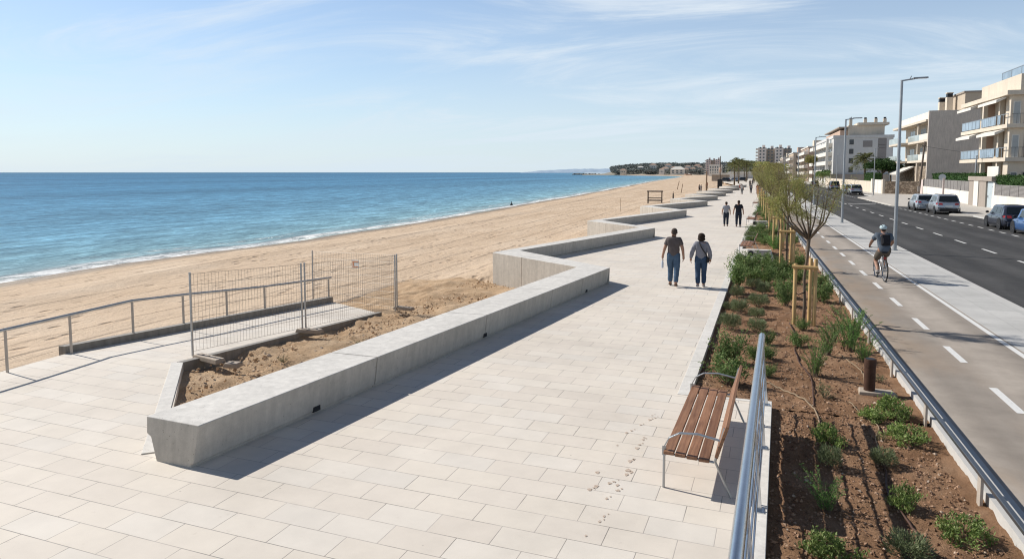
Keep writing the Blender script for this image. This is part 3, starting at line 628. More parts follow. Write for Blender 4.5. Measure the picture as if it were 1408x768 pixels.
FOOT = [(-1.16, 9.51), (-1.22, 9.4), (-1.31, 9.17), (-1.2, 8.74), (-1.39, 8.92), (-1.44, 8.82), (-1.48, 8.37), (-1.22, 8.48), (-1.2, 8.66), (-1.23, 8.36), (-1.25, 7.94), (-1.22, 8.02), (-1.23, 7.69), (-1.23, 7.57), (-1.19, 7.65), (-1.37, 7.29), (-1.28, 7.27), (-1.25, 7.15), (-1.32, 7.34), (-1.33, 6.93), (-1.55, 7.52), (-1.49, 7.17), (-1.54, 7.07), (-1.28, 6.55), (-1.3, 6.43), (-1.37, 6.13), (-1.21, 9.59)]
# damp rusty shoe marks trailing past the bench
m = MB(); fr_ = random.Random(4)
for (x, y) in FOOT:
    a0 = fr_.random() * 6.28; r0 = fr_.uniform(.018, .042); n = 11; el = fr_.uniform(.55, .9)
    for (ox, oy, k) in ((0, 0, 1), (.03, .055, .55)) if fr_.random() < .6 else ((0, 0, 1),):
        pts_ = [(x + ox + r0 * k * (1 + .35 * math.sin(3 * t_ + a0) + fr_.uniform(-.15, .15)) * math.cos(t_) * el, y + oy + r0 * k * (1 + fr_.uniform(-.2, .2)) * math.sin(t_), .004) for t_ in (2 * math.pi * i / n for i in range(n))]
        m.poly(pts_)
t = NT('damp_marks'); t.done(t.ramp(t.noise(t.pos(), 45, 4, .7), [(.3, (.40, .29, .21)), (.7, (.68, .585, .495))]), .7); struct(m.build('damp_marks', t.m))
# ================================================================== railings
t = thing('metal_railing', 'shiny stainless steel railing with thin bars behind the near wooden bench', 'railing', (0, 0, 0))
rx = lambda y: plinth_x(y) - .165
ye = 10.68; ym = -1.5; rb = lambda y, z: rx(y) + .085 * (1 - z)
m = MB(); m.tube([(rx(ym), ym, 1.0), (rx(ye), ye, 1.0)], .047, 20); m.build('top_rail', M['steel'], t, smooth='auto')
for z in (.24, .44, .64, .83):
    m = MB(); m.tube([(rb(ym, z), ym, z), (rb(ye, z), ye - .02, z)], .011, 8); m.build('thin_bar', M['steel'], t, smooth='auto')
for y in (10.55, 8.85, 7.15, 5.45, 3.75, 2.05, .35):
    m = MB(); m.bar((rb(y, 0), y, .0), (rx(y), y, .965), .055, .012); m.box(rb(y, 0) - .05, rb(y, 0) + .05, y - .06, y + .06, .012, .022); m.build('post', M['steel'], t, bevel=.002)
t = thing('cycle_rail', 'low dark grey rail on short flat posts beside the cycle path', 'railing')
m = MB(); m.box(2.37, 2.425, -1, 172, .20, .25); m.build('top_rail', M['rail_grey'], t, bevel=.012, seg=3)
y = 8.3 - 2.42 * 3
while y < 172:
    m = MB(); m.box(2.38, 2.41, y - .055, y + .055, -.15, .199); m.build('post', M['rail_post'], t, bevel=.003); y += 2.42
# ramp handrail
RP = [(-11.73, 3.4, 0), (-11.8, 5.9, 0), (-11.9, 8.14, 0), (-12.0, 9.40, 0), (-12.19, 10.96, -.0), (-12.19, 12.33, -.08), (-12.19, 13.72, -.18), (-12.19, 15.14, -.28), (-12.19, 18.1, -.44)]
t = thing('ramp_handrail', 'grey handrail on thin flat posts along the seaward side of the ramp', 'handrail')
def rtop(p): return (p[0], p[1], p[2] + (.74 if p[1] < 10 else .60 if p[1] > 17 else .60 + .14 * (17.5 - p[1]) / 7.5))
m = MB(); tops = [rtop(p) for p in RP]; tops[-1] = (tops[-1][0], tops[-1][1] + .15, tops[-1][2]); m.tube(tops, .027, 10); m.build('handrail', M['galv'], t, smooth='auto')
for p in RP:
    m = MB(); q = rtop(p); m.bar((p[0], p[1], p[2] - .3), (q[0], q[1], q[2] - .03), .055, .02); m.build('post', M['rail_post'], t, bevel=.003)
for k in ():
    m = MB(); m.tube([(p[0], p[1], p[2] + (rtop(p)[2] - p[2]) * k) for p in RP], .004, 5); m.build('cable', M['galv'], t)

# ================================================================== mesh fence panels on concrete feet
def fence_panel(a, b, h, label):
    a = Vector(a); b = Vector(b); L = (b - a).length; t = thing('mesh_fence', label, 'mesh fence', a, 0, 'temporary mesh fence panels')
    d = b - a; u = d.normalized(); Z = Vector((0, 0, 1))
    for q in (Vector((0, 0, 0)), d):
        m = MB(); m.tube([q + Z * .03, q + Z * (h + .03)], .021, 10); m.build('frame_post', M['galv'], t, smooth='auto')
    m = MB(); nv = int(L / .085)
    for i in range(1, nv):
        q = d * (i / nv); m.tube([q + Z * .12, q + Z * h], .0028, 4, cap=False)
    for k in range(8):
        z = .12 + (h - .12) * k / 7
        m.tube([Z * z, d + Z * z], .0032, 4, cap=False)
    m.build('wire_mesh', M['wire'], t); return t
F1, F2, F3, F4 = (-9.80, 10.1, -.06), (-9.58, 13.2, -.26), (-9.28, 17.1, -.5), (-13.2, 18.74, -.72)
fence_panel(F1, (F2[0], F2[1] - .04, F2[2]), 1.58, 'nearest wire mesh fence panel along the ramp edge')
fence_panel((F2[0] + .02, F2[1] + .06, F2[2]), (F3[0] - .03, F3[1] - .05, F3[2]), 1.58, 'second wire mesh fence panel, between the two concrete feet')
fp = fence_panel(F4, F3, 1.6, 'far wire mesh fence panel across the end of the ramp, with an orange sign')
m = MB(); d = Vector(F3) - Vector(F4); u = d.normalized(); c = d * .55; m.bar(c - u * .17 + Vector((0, -.02, 1.28)), c + u * .17 + Vector((0, -.02, 1.28)), .01, .24)
sg = m.build('warning_sign', M['sign_white'], fp); tag(sg, 'small pale sign with orange bars')
m = MB(); m.bar(c - u * .15 + Vector((0, -.03, 1.35)), c + u * .15 + Vector((0, -.03, 1.35)), .004, .035); m.bar(c - u * .15 + Vector((0, -.03, 1.2)), c + u * .15 + Vector((0, -.03, 1.2)), .004, .03); m.bar(c - u * .14 + Vector((0, -.03, 1.28)), c - u * .08 + Vector((0, -.03, 1.28)), .004, .1); m.build('sign_marking', M['sign_red'], sg)
def foot(x, y, z, rz, label, L=.62):
    t = thing('concrete_weight', label, 'concrete weight', (x, y, z), rz, 'concrete fence feet')
    m = MB(); m.loft([(-L / 2, -.11, 0), (L / 2, -.11, 0), (L / 2, .11, 0), (-L / 2, .11, 0)], [(-L / 2 + .03, -.09, .085), (L / 2 - .03, -.09, .085), (L / 2 - .03, .09, .085), (-L / 2 + .03, .09, .085)]); m.build('block', M['concrete_dusty'], t, bevel=.015)
    m = MB(); 
    for k in (-.18, 0, .18): m.cyl((k, 0), .028, .083, .089, 10)
    m.build('post_socket', M['dark_open'], t)
foot(-9.42, 13.2, -.24, R(8), 'grey concrete fence foot under the middle pair of posts')
foot(-9.1, 17.15, -.44, R(-6), 'grey concrete fence foot under the far corner posts')
foot(-9.35, 10.02, -.06, R(-14), 'long grey concrete fence foot at the near corner of the ramp', .75)
foot(-8.75, 9.95, -.1, R(12), 'broken end piece of a fence foot with dark iron', .3)
# weeds in the dug sand
def scatter_leaves(name, mats, spec):
    """spec: list of (center, direction, length, width, mat index) flat leaves, each a bent diamond"""
    V = []; F = []; MI = []
    for (c, d, L, w_, mi) in spec:
        d = Vector(d).normalized(); s = d.cross(Vector((rng.uniform(-1, 1), rng.uniform(-1, 1), rng.uniform(-.4, 1)))).normalized() * (w_ / 2)
        c = Vector(c); b = len(V); k = d.cross(s).normalized() * (L * .12)
        V += [c, c + d * L * .5 + s + k, c + d * L, c + d * L * .5 - s + k]; F.append((b, b + 1, b + 2, b + 3)); MI.append(mi)
    me = bpy.data.meshes.new(name); me.from_pydata([tuple(v) for v in V], [], F)
    for mt in mats: me.materials.append(mt)
    me.polygons.foreach_set('material_index', MI); me.update(); return me
def rdir(up=.3):
    a = rng.random() * 6.283; z = rng.uniform(-.3, 1) + up; return Vector((math.cos(a), math.sin(a), z))
def shrub_mesh(kind, seed):
    """returns (leaf mesh, stem mesh)"""
    global rng
    old = rng; rng = random.Random(seed); sp = []; st = MB()
    if kind == 'G':
        for i in range(1500):
            d = rdir(.45).normalized(); lump = 1 + .22 * noise.noise(d * 2.2 + Vector((seed, 0, 0))); r = .215 * lump * rng.random() ** .4
            sp.append((d * r * Vector((1, 1, .95)).length / 1.7 + Vector((0, 0, .05)), (d + rdir(0) * .45), rng.uniform(.035, .07), rng.uniform(.007, .012), 0))
        for i in range(14):
            d = rdir(.5).normalized() * .2; st.tube([(0, 0, -.02), d * .5, d], [.005, .004, .002], 4)
    elif kind == 'L':
        for b in range(16):
            d = rdir(.7).normalized(); tip = d * rng.uniform(.25, .46); tip.x *= .8; tip.y *= .8; st.tube([(0, 0, -.03), tip * .5 + Vector((0, 0, .03)), tip], [.007, .005, .002], 4)
            for i in range(85):
                s = rng.uniform(.25, 1.08); p = tip * s + Vector((rng.gauss(0, .045), rng.gauss(0, .045), rng.gauss(0, .035) + .03)); p.z = max(p.z, .0)
                sp.append((p, rdir(.35), rng.uniform(.03, .055), rng.uniform(.014, .024), 0))
    elif kind == 'J':
        for b in range(26):
            a = rng.random() * 6.283; L = rng.uniform(.28, .58); lean = rng.uniform(.15, .75); h = Vector((math.cos(a), math.sin(a), 0)); o = h * rng.uniform(0, .09)
            pts = [o + h * (L * lean * s ** 1.6) + Vector((0, 0, L * s * (1 - .25 * lean * s))) for s in (0, .25, .5, .75, 1)]; st.tube(pts, [.006, .005, .004, .003, .002], 4)
            for i in range(80):
                s = rng.uniform(.12, 1.0) * 4; k = min(3, int(s)); p = pts[k].lerp(pts[k + 1], s - k); sp.append((p, rdir(.5), rng.uniform(.025, .048), rng.uniform(.005, .009), 0))
    elif kind == 'B':
        for b in range(34):
            a = rng.random() * 6.283; r = .26 * rng.random() ** .55; c = Vector((r * math.cos(a), r * math.sin(a), rng.uniform(.03, .19) * (1.15 - r * 2)))
            st.tube([(c.x * .3, c.y * .3, -.02), c], [.004, .002], 4)
            for i in range(30): sp.append((c + Vector((rng.gauss(0, .03), rng.gauss(0, .03), rng.gauss(0, .02))), rdir(.5), rng.uniform(.03, .055), rng.uniform(.014, .024), 0))
    else:
        for b in range(11):
            d = rdir(.8).normalized(); tip = d * rng.uniform(.15, .34); st.tube([(0, 0, -.03), tip * .5, tip], [.005, .004, .002], 4)
            for i in range(26):
                s = rng.uniform(.35, 1.05); sp.append((tip * s + Vector((rng.gauss(0, .02), rng.gauss(0, .02), rng.gauss(0, .02))), rdir(.3), rng.uniform(.025, .045), rng.uniform(.01, .018), 0))
    mat = {'G': 'leaf_grey', 'L': 'leaf_green', 'J': 'leaf_rosemary', 'B': 'leaf_bright', 'S': 'leaf_dead'}[kind]
    lm = scatter_leaves('foliage', [M[mat]], sp); sm = st.mesh('stem'); sm.materials.append(M['trunk']); rng = old; return lm, sm
SH = {k: [shrub_mesh(k, s) for s in (1, 2, 3)] for k in 'GLJBS'}
KD = {'G': ('round grey green lavender bush', 'lavender bush'), 'L': ('leafy dark green shrub', 'shrub'), 'J': ('spiky upright rosemary bush', 'rosemary bush'), 'B': ('low bright green leafy plant', 'plant'), 'S': ('thin sparse young plant', 'plant')}
SHR = [('L', -0.22, 13.05, 1.12), ('L', -0.27, 11.75, 1.12), ('G', -0.34, 15.87, 1.15), ('G', -0.16, 17.86, 1.1), ('G', -0.38, 18.3, .8), ('G', -0.24, 20.19, 1.1), ('G', 0.24, 15.92, 1.0), ('G', 0.24, 17.29, .95), ('G', 0.3, 18.82, 1.2), ('G', 0.47, 20.9, 1.1), ('L', 0.46, 14.83, .6), ('L', 0.21, 13.41, .75), ('L', 0.43, 13.65, .6), ('L', 0.38, 12.4, .55), ('L', 1.01, 19.27, 1.1), ('L', -0.23, 27.2, 1.2), ('L', -0.24, 22.06, 1.5), ('L', 0.0, 24.33, 1.6), ('L', 0.6, 26.97, 1.3), ('L', 0.52, 22.73, 1.5), ('L', 0.85, 24.76, 1.4), ('L', 1.24, 25.08, 1.1), ('L', 0.96, 20.6, 1.1), ('L', 1.7, 26.35, 1.3), ('L', 1.54, 23.38, 1.2), ('G', 0.2, 21.6, 1.1), ('L', 2.1, 22.87, 1.25), ('L', 1.94, 20.24, 1.2), ('S', 2.09, 18.46, .9), ('J', 1.14, 12.71, .95), ('J', 1.71, 15.52, .8), ('J', 1.50, 14.2, .8), ('J', 2.15, 15.88, 1.05), ('J', 1.95, 14.7, 1.15), ('J', 2.08, 14.0, .8), ('L', 1.19, 16.4, .55), ('L', 1.01, 14.83, .7), ('S', 1.19, 11.5, .9), ('S', 2.14, 12.7, .6), ('B', 1.95, 10.88, 1.0), ('B', 1.72, 10.62, .75), ('B', 2.02, 9.95, 1.0), ('S', 1.72, 9.9, .45), ('G', 1.6, 9.05, .8), ('B', 1.04, 9.45, .85), ('G', 0.98, 8.75, .75), ('J', 0.84, 7.6, .65), ('B', 1.62, 7.9, .75), ('G', 1.45, 6.85, .9), ('B', 0.79, 6.65, .9), ('B', 2.01, 7.4, .85),
       ('L', .1, 23.2, 1.2), ('L', .3, 25.6, 1.3), ('L', 1.0, 23.3, 1.1), ('L', -.1, 25.7, 1.2), ('L', 1.05, 26.6, 1.0)]
cnt = {}
for (k, x, y, s) in sorted(SHR, key=lambda q: q[2]):
    n = cnt.get(k, 0); cnt[k] = n + 1
    side = 'beside the paving kerb' if x < .05 else 'in the middle of the bed' if x < 1.35 else 'beside the cycle path rail'
    t = thing('shrub', f'{KD[k][0]} {side}, {ORD[min(n, 19)]} such from the camera' if n < 20 else f'{KD[k][0]} {side}, among the last of the dense clump before the far bench', KD[k][1], (x, y, soil_z(x, y) - .01), rng.random() * 6.28, 'shrubs in the planting bed')
    if n >= 20: t['label'] = f'{KD[k][0]} in the dense clump before the second bench, {ORD[n - 20]} one'
    s *= {'B': 1.0, 'L': 1.05, 'J': 1.15}.get(k, 1.0); t.scale = (s * rng.uniform(.8, 1.15), s * rng.uniform(.8, 1.15), s * rng.uniform(.85, 1.2) * (1.35 if k == 'B' else 1.12))
    lm, sm = SH[k][n % 3]
    for nm, me in (('foliage', lm), ('stem', sm)):
        o = bpy.data.objects.new(nm, me); COL.objects.link(o); o.parent = t
# farther along the bed nothing tells the shrubs apart
frng = random.Random(5)
y = 32.6
while y < 150:
    for x in (pk(y) + .4, pk(y) + .95, pk(y) + 1.5, 2.1):
        if x > 2.2 or frng.random() < .38: continue
        if any(a - .4 < y < b + .3 and x < .9 + (y - 28) * .022 for a, b in ((27.9, 32.4), (45.2, 50.2), (70.5, 76))): continue
        yy = y + frng.uniform(-.4, .4); k = frng.choice('LLLGJ')
        t = bpy.data.objects.new('shrub', frng.choice(SH[k])[0]); COL.objects.link(t); t.location = (x + frng.uniform(-.15, .15), yy, -.1); s = frng.uniform(1.0, 1.6); t.scale = (s, s, s); t.rotation_euler = (0, 0, frng.random() * 6.28)
        tag(t, 'green shrub in the farther part of the planting bed', 'shrub', 'shrubs far along the planting bed')
    y += 1.15 + y * .012
# weeds by the wall in the sand
wl_ = ['small green weed in the sand near the first return of the bench wall', 'low green weed tuft beside the long bench wall', 'creeping weed patch in the dug sand by the middle fence foot', 'tiny weed on the sand next to the near fence foot', 'weed tuft between the far fence foot and the bench wall']
for i, (x, y, s) in enumerate(((-6.3, 18.9, .8), (-7.0, 13.5, .5), (-7.9, 12.9, .5), (-8.3, 10.8, .45), (-6.6, 15.9, .7))):
    t = thing('weed', wl_[i], 'weed', (x, y, base_z(x, y, -33) + .05), i * 1.3, 'weeds in the sand'); t.scale = (s * 1.5, s * 1.5, s)
    for nm, me in zip(('foliage', 'stem'), SH['S' if i else 'J'][i % 3]):
        o = bpy.data.objects.new(nm, me); COL.objects.link(o); o.parent = t

# ================================================================== benches
def bench_parts(t):
    L = 2.5; st = MB()
    # local: x across (front -x), y along the length 0..L, z up
    s = MB()
    for i in range(4):
        x0 = .0 + i * .122; z = .425 - i * .008
        s.box(x0, x0 + .108, 0, L, z - .035, z)
    s.build('seat', M['bench_wood'], t, bevel=.006)
    b = MB(); lean = R(17)
    for i in range(3):
        q = .03 + i * .125
        Mx = Matrix.Translation((.535, 0, .40)) @ Matrix.Rotation(lean, 4, 'Y')
        b.box(-.018, .018, 0, L, q, q + .112, Mx)
    b.build('backrest', M['bench_wood'], t, bevel=.006)
    for y in (.06, L - .06):
        f = MB()
        f.tube([(.0, y, .0), (.0, y, .36), (.02, y, .385), (.52, y, .36)], .014, 8)
        f.tube([(.70, y, .0), (.53, y, .37), (.62, y, .74)], .014, 8)
        f.build('leg_frame', M['tube_grey'], t, smooth='auto')
        a = MB(); pts = [(.0, y, .36), (.0, y, .46), (.05, y, .56), (.16, y, .625), (.35, y, .64), (.585, y, .60)]
        for p, q in zip(pts, pts[1:]): a.bar(p, q, .045, .012)
        a.build('armrest', M['tube_grey'], t, bevel=.003)
t = thing('park_bench', 'near wooden slatted bench with grey steel arms and legs, facing the sea', 'bench', (-.80, 7.33, .0), R(-2.6), 'wooden promenade benches'); bench_parts(t)
for x, y, sc, lab, z in ((-.32, 29.9, .95, 'second wooden bench, on a pale slab in a gap in the planting bed', 0), (-.12, 47.3, .95, 'third wooden bench along the planting bed, beyond the standing couple', 0), (.35, 72.6, .95, 'farthest small bench at the planting bed', 0)):
    c = copy_tree(t); c.location = (x, y, .0); c['label'] = lab; c.scale = (sc, sc, sc)
def alcove(x0, x1, y0, y1):
    m = MB(); m.box(x0, x1, y0, y1, -.3, .009); return struct(m.build('alcove_paving', M['concrete_pale'], bevel=.01))
alcove(-.50, .98, 28.6, 32.4); alcove(-.05, 1.25, 46.3, 49.9); alcove(.42, 1.6, 71.6, 75.2)
def utility(x, y, lab):
    t = thing('seat_block', lab, 'seat block', (x, y, .0), 0, 'pale concrete blocks at the alcoves')
    m = MB(); m.box(0, .9, 0, .34, .0, .3); m.build('block', M['concrete_pale'], t, bevel=.015)
    m = MB(); m.box(.38, .82, -.012, .01, .04, .27); m.build('grey_panel', M['slat_grey'], t, bevel=.004)
    m = MB(); m.disc((.14, -.004, .15), (0, 1, 0), .11, .016, 18); m.build('round_cover', M['plastic'], t)
utility(-.02, 29.3, 'pale concrete block with grey panel at the end of the second bench')
utility(.25, 46.9, 'pale concrete block with grey panel at the end of the third bench')

# ================================================================== bollard, hoses
t = thing('bollard_lamp', 'short rusty brown round bollard on a pale concrete pad in the planting bed', 'bollard', (1.88, 11.98, -.09))
m = MB(); m.loft([(-.17, -.16, 0), (.40, -.12, 0), (.36, .15, 0), (-.15, .16, 0)], [(-.16, -.14, .055), (.38, -.1, .05), (.34, .13, .05), (-.13, .14, .055)]); m.build('concrete_pad', M['concrete_dusty'], t, bevel=.012)
m = MB(); m.cyl((0, 0), .082, .05, .50, 24); m.cyl((0, 0), .088, .43, .555, 24); m.build('body', M['corten'], t, bevel=.006, seg=2)
m = MB(); m.cyl((0, 0), .07, .555, .562, 24); m.build('cap', M['dark_metal'], t)
def hose(pts, r, mat, label):
    P = []
    for i in range(len(pts) - 1):
        for k in range(8):
            s = k / 8; p0 = pts[max(0, i - 1)]; p1 = pts[i]; p2 = pts[i + 1]; p3 = pts[min(len(pts) - 1, i + 2)]
            q = [.5 * ((2 * p1[j]) + (-p0[j] + p2[j]) * s + (2 * p0[j] - 5 * p1[j] + 4 * p2[j] - p3[j]) * s * s + (-p0[j] + 3 * p1[j] - 3 * p2[j] + p3[j]) * s ** 3) for j in (0, 1)]
            P.append((q[0], q[1], soil_z(*q) + r + .012 * math.sin(i * 3 + s * 5) + .008))
    m = MB(); m.tube(P, r, 8); tag(m.build('irrigation_hose', M[mat], smooth=True), label, 'hose')
hose([(0.95, 16.94), (1.03, 15.15), (0.93, 14.5), (0.96, 13.41), (1.07, 12.5), (1.02, 11.4), (1.0, 11.0)], .011, 'hose_brown', 'dark drip hose winding down the bed from the tree stakes')
hose([(0.3, 12.0), (0.55, 11.8), (0.80, 11.4), (0.99, 10.87), (1.01, 10.16), (1.0, 9.7)], .012, 'hose_tan', 'tan hose curving away from the end of the steel railing')
hose([(1.58, 9.2), (1.6, 8.87), (1.51, 8.17), (1.59, 7.53), (1.66, 6.9), (1.6, 6.2), (1.5, 5)], .013, 'hose_brown', 'brown hose running to the bottom of the bed beside the cycle rail')
hose([(1.7, 14.4), (1.86, 13.72), (1.95, 13.17), (1.9, 12.6)], .009, 'hose_tan', 'short pale hose under the rosemary by the bollard')
hose([(1.5, 11.3), (1.62, 10.9), (1.75, 10.3), (1.65, 9.9), (1.62, 9.3)], .008, 'hose_tan', 'thin pale hose between the low bright plants')

# ================================================================== young trees in timber stakes
def tree(kind, seed):
    """vase shaped young tamarisk: trunk, limbs and feathery crown"""
    global rng
    old = rng; rng = random.Random(seed); tr = MB(); lv = []; lb = MB()
    fork = Vector((.06, -.03, 2.05)); tr.tube([(0, 0, -.1), (.012, 0, .5), (-.02, .02, 1.1), (.04, -.01, 1.6), fork], [.045, .04, .037, .037, .05], 9)
    tips = []
    if kind == 0: arms = [(.62, .1, 1.15), (.42, -.25, 1.32), (.22, .3, 1.2), (.02, -.12, 1.1), (-.25, .32, 1.22), (-.42, -.2, 1.28), (-.66, .05, 1.15), (-.78, -.25, 1.0), (-.9, .2, .9), (.3, -.5, 1.0), (-.15, -.45, 1.1)]
    else: arms = [(rng.uniform(-.85, .7), rng.uniform(-.7, .7), rng.uniform(.8, 1.5)) for _ in range(13)]
    for (x, y, z) in arms:
        e = fork + Vector((x, y, z)); mid_ = fork + Vector((x * .62, y * .62, z * .32)) + Vector((rng.gauss(0, .03), rng.gauss(0, .03), 0)); m2 = fork + Vector((x * .9, y * .9, z * .68))
        lb.tube([fork - Vector((0, 0, .04)), mid_, m2, e], [.026, .02, .013, .005], 7)
        for b in range(9 if kind == 0 else 12):
            s = rng.uniform(.3, 1); p = (mid_.lerp(m2, (s - .3) / .35) if s < .65 else m2.lerp(e, (s - .65) / .35))
            tip = p + Vector((x * .25 + rng.gauss(0, .13), y * .25 + rng.gauss(0, .13), rng.uniform(.08, .38))); lb.tube([p, p.lerp(tip, .5) + Vector((rng.gauss(0, .02), rng.gauss(0, .02), 0)), tip], [.006, .004, .0018], 4, cap=False); tips.append((p, tip, x))
    for (p, tip, x) in tips:
        dens = (42 if -.1 < x < .5 else 150) if kind == 0 else 62
        clump = rng.random()
        for i in range(int(dens * (.35 + 1.0 * clump))):
            s = rng.uniform(.15, 1.25); c = p.lerp(tip, s) + Vector((rng.gauss(0, .055), rng.gauss(0, .055), rng.gauss(0, .05)))
            lv.append((c, Vector((rng.gauss(0, .6), rng.gauss(0, .6), rng.uniform(-.5, 1.0))), rng.uniform(.04, .085), rng.uniform(.006, .012), 0))
    lm = scatter_leaves('crown', [M['leaf_olive' if kind != 2 else 'leaf_rust']], lv)
    tm = tr.mesh('trunk'); tm.materials.append(M['trunk']); tm.shade_smooth(); bm_ = lb.mesh('limbs'); bm_.materials.append(M['trunk']); bm_.shade_smooth(); rng = old
    return tm, bm_, lm
TREES = [tree(0, 3), tree(1, 8), tree(2, 12), tree(1, 21)]
def place_tree(k, x, y, rz, s, label, group):
    t = thing('young_tree', label, 'tree', (x, y, -.08), rz, group); t.scale = (s[0], s[0], s[1])
    for nm, me in zip(('trunk', 'limbs', 'crown'), TREES[k]):
        o = bpy.data.objects.new(nm, me); COL.objects.link(o); o.parent = t
def stake(x, y, h, label, lean=0):
    t = thing('tree_stake', label, 'tree stake', (x, y, -.1), lean, 'timber tree stakes')
    for i, (px, py) in enumerate(((-.20, .02), (.22, -.06), (.15, .34))):
        m = MB(); hh = h + (.0, .13, .1)[i]; m.tube([(px, py, -.1), (px, py, hh - .012), (px, py, hh)], [.043, .042, .034], 12); m.build('post', M['stake_wood'], t, smooth='auto')
    m = MB(); m.tube([(-.28, -.028, h - .07), (.27, -.10, h - .07)], .042, 10); m.build('crossbar', M['stake_wood'], t, smooth='auto')
    m = MB(); m.tube([(.2, -.02, h - .09), (.12, .30, h - .12)], .036, 8); m.build('crossbar', M['stake_wood'], t, smooth='auto')
    m = MB(); m.tube([(-.02, .02, h * .52), (.02, -.03, h * .55), (-.12, -.05, h * .5), (-.2, .02, h * .53)], .012, 6); m.build('tie_strap', M['dark_metal'], t)
names = ['nearest young tree with bare open branches inside the front timber stakes', 'second young tree from the camera, crown olive and dense', 'third young tree in the row, rusty topped feathery crown', 'fourth young tree along the cycle path', 'fifth young tree along the cycle path', 'sixth young tree along the cycle path', 'seventh young tree, far along the cycle path', 'eighth young tree, far along the cycle path', 'ninth young tree, far along the cycle path', 'farthest young tree of the row by the cycle path']
ty = [17.05, 25.9, 33.6, 40.9, 49, 57, 66, 76, 88, 102]
for i, y in enumerate(ty):
    x = 1.26 if i == 0 else 1.3
    place_tree(0 if i == 0 else (1, 2, 3)[i % 3], x, y, 0 if i == 0 else i * 1.9, (.86, .97) if i == 0 else (.92 + .05 * (i % 3), 1.0 + .04 * (i % 2)), names[i], 'young trees along the cycle path')
    stake(x - .01, y - .06, 1.42 + (.1 if i else 0), ['nearest', 'second', 'third', 'fourth', 'fifth', 'sixth', 'seventh', 'eighth', 'ninth', 'farthest'][i] + ' set of round timber tree stakes along the bed', 0 if i == 0 else (i % 3 - 1) * .1)
# ================================================================== street lamps
def lamp(x, y, h, label, arm=1.0, z=0, grp='tall grey street lamps'):
    t = thing('street_lamp', label, 'street lamp', (x, y, z), 0, grp)
    m = MB(); m.tube([(0, 0, 0), (0, 0, .9), (0, 0, h)], [.085, .075, .052], 14); m.build('pole', M['lamp_grey'], t, smooth='auto')
    m = MB(); m.cyl((0, 0), .14, 0, .03, 14); m.build('base_plate', M['lamp_grey'], t, bevel=.004)
    m = MB(); m.bar((-.05, 0, h - .04), (.5 * arm, 0, h + .04), .06, .06); m.build('arm', M['lamp_grey'], t, bevel=.006)
    m = MB(); m.loft([(.4 * arm, -.09, h + .02), (1.0 * arm, -.1, h + .05), (1.0 * arm, .1, h + .05), (.4 * arm, .09, h + .02)], [(.42 * arm, -.07, h + .09), (.97 * arm, -.08, h + .10), (.97 * arm, .08, h + .10), (.42 * arm, .07, h + .09)]); hd = m.build('lamp_head', M['lamp_grey'], t, bevel=.01)
    m = MB(); m.box(.55 * arm, .95 * arm, -.07, .07, h + .03, h + .036); m.build('lens', M['lamp_clear'], hd)
    m = MB(); m.tube([(.3 * arm, 0, h + .03), (.36 * arm, 0, h + .16)], .02, 6); m.build('sensor', M['lamp_grey'], t)
lamp(6.08, 33.9, 7.35, 'nearest tall grey street lamp, just right of the cyclist')
lamp(6.0, 51.5, 6.95, 'second tall grey street lamp along the pavement strip')
lamp(6.35, 78, 7.0, 'third street lamp along the strip, in front of the balcony flats')
lamp(6.6, 108, 6.9, 'fourth street lamp, thin, behind the young tree crowns')
lamp(6.6, 150, 6.9, 'far street lamp, last of the row on the strip')
lamp(17.75, 116.6, 7.0, 'thin street lamp pole on the far pavement by the palm tree', .5)
lamp(17.8, 165, 7.0, 'thin street lamp on the far pavement before the grey flats', .5)
lamp(17.8, 215, 7.0, 'farthest thin street lamp on the far pavement', .5)
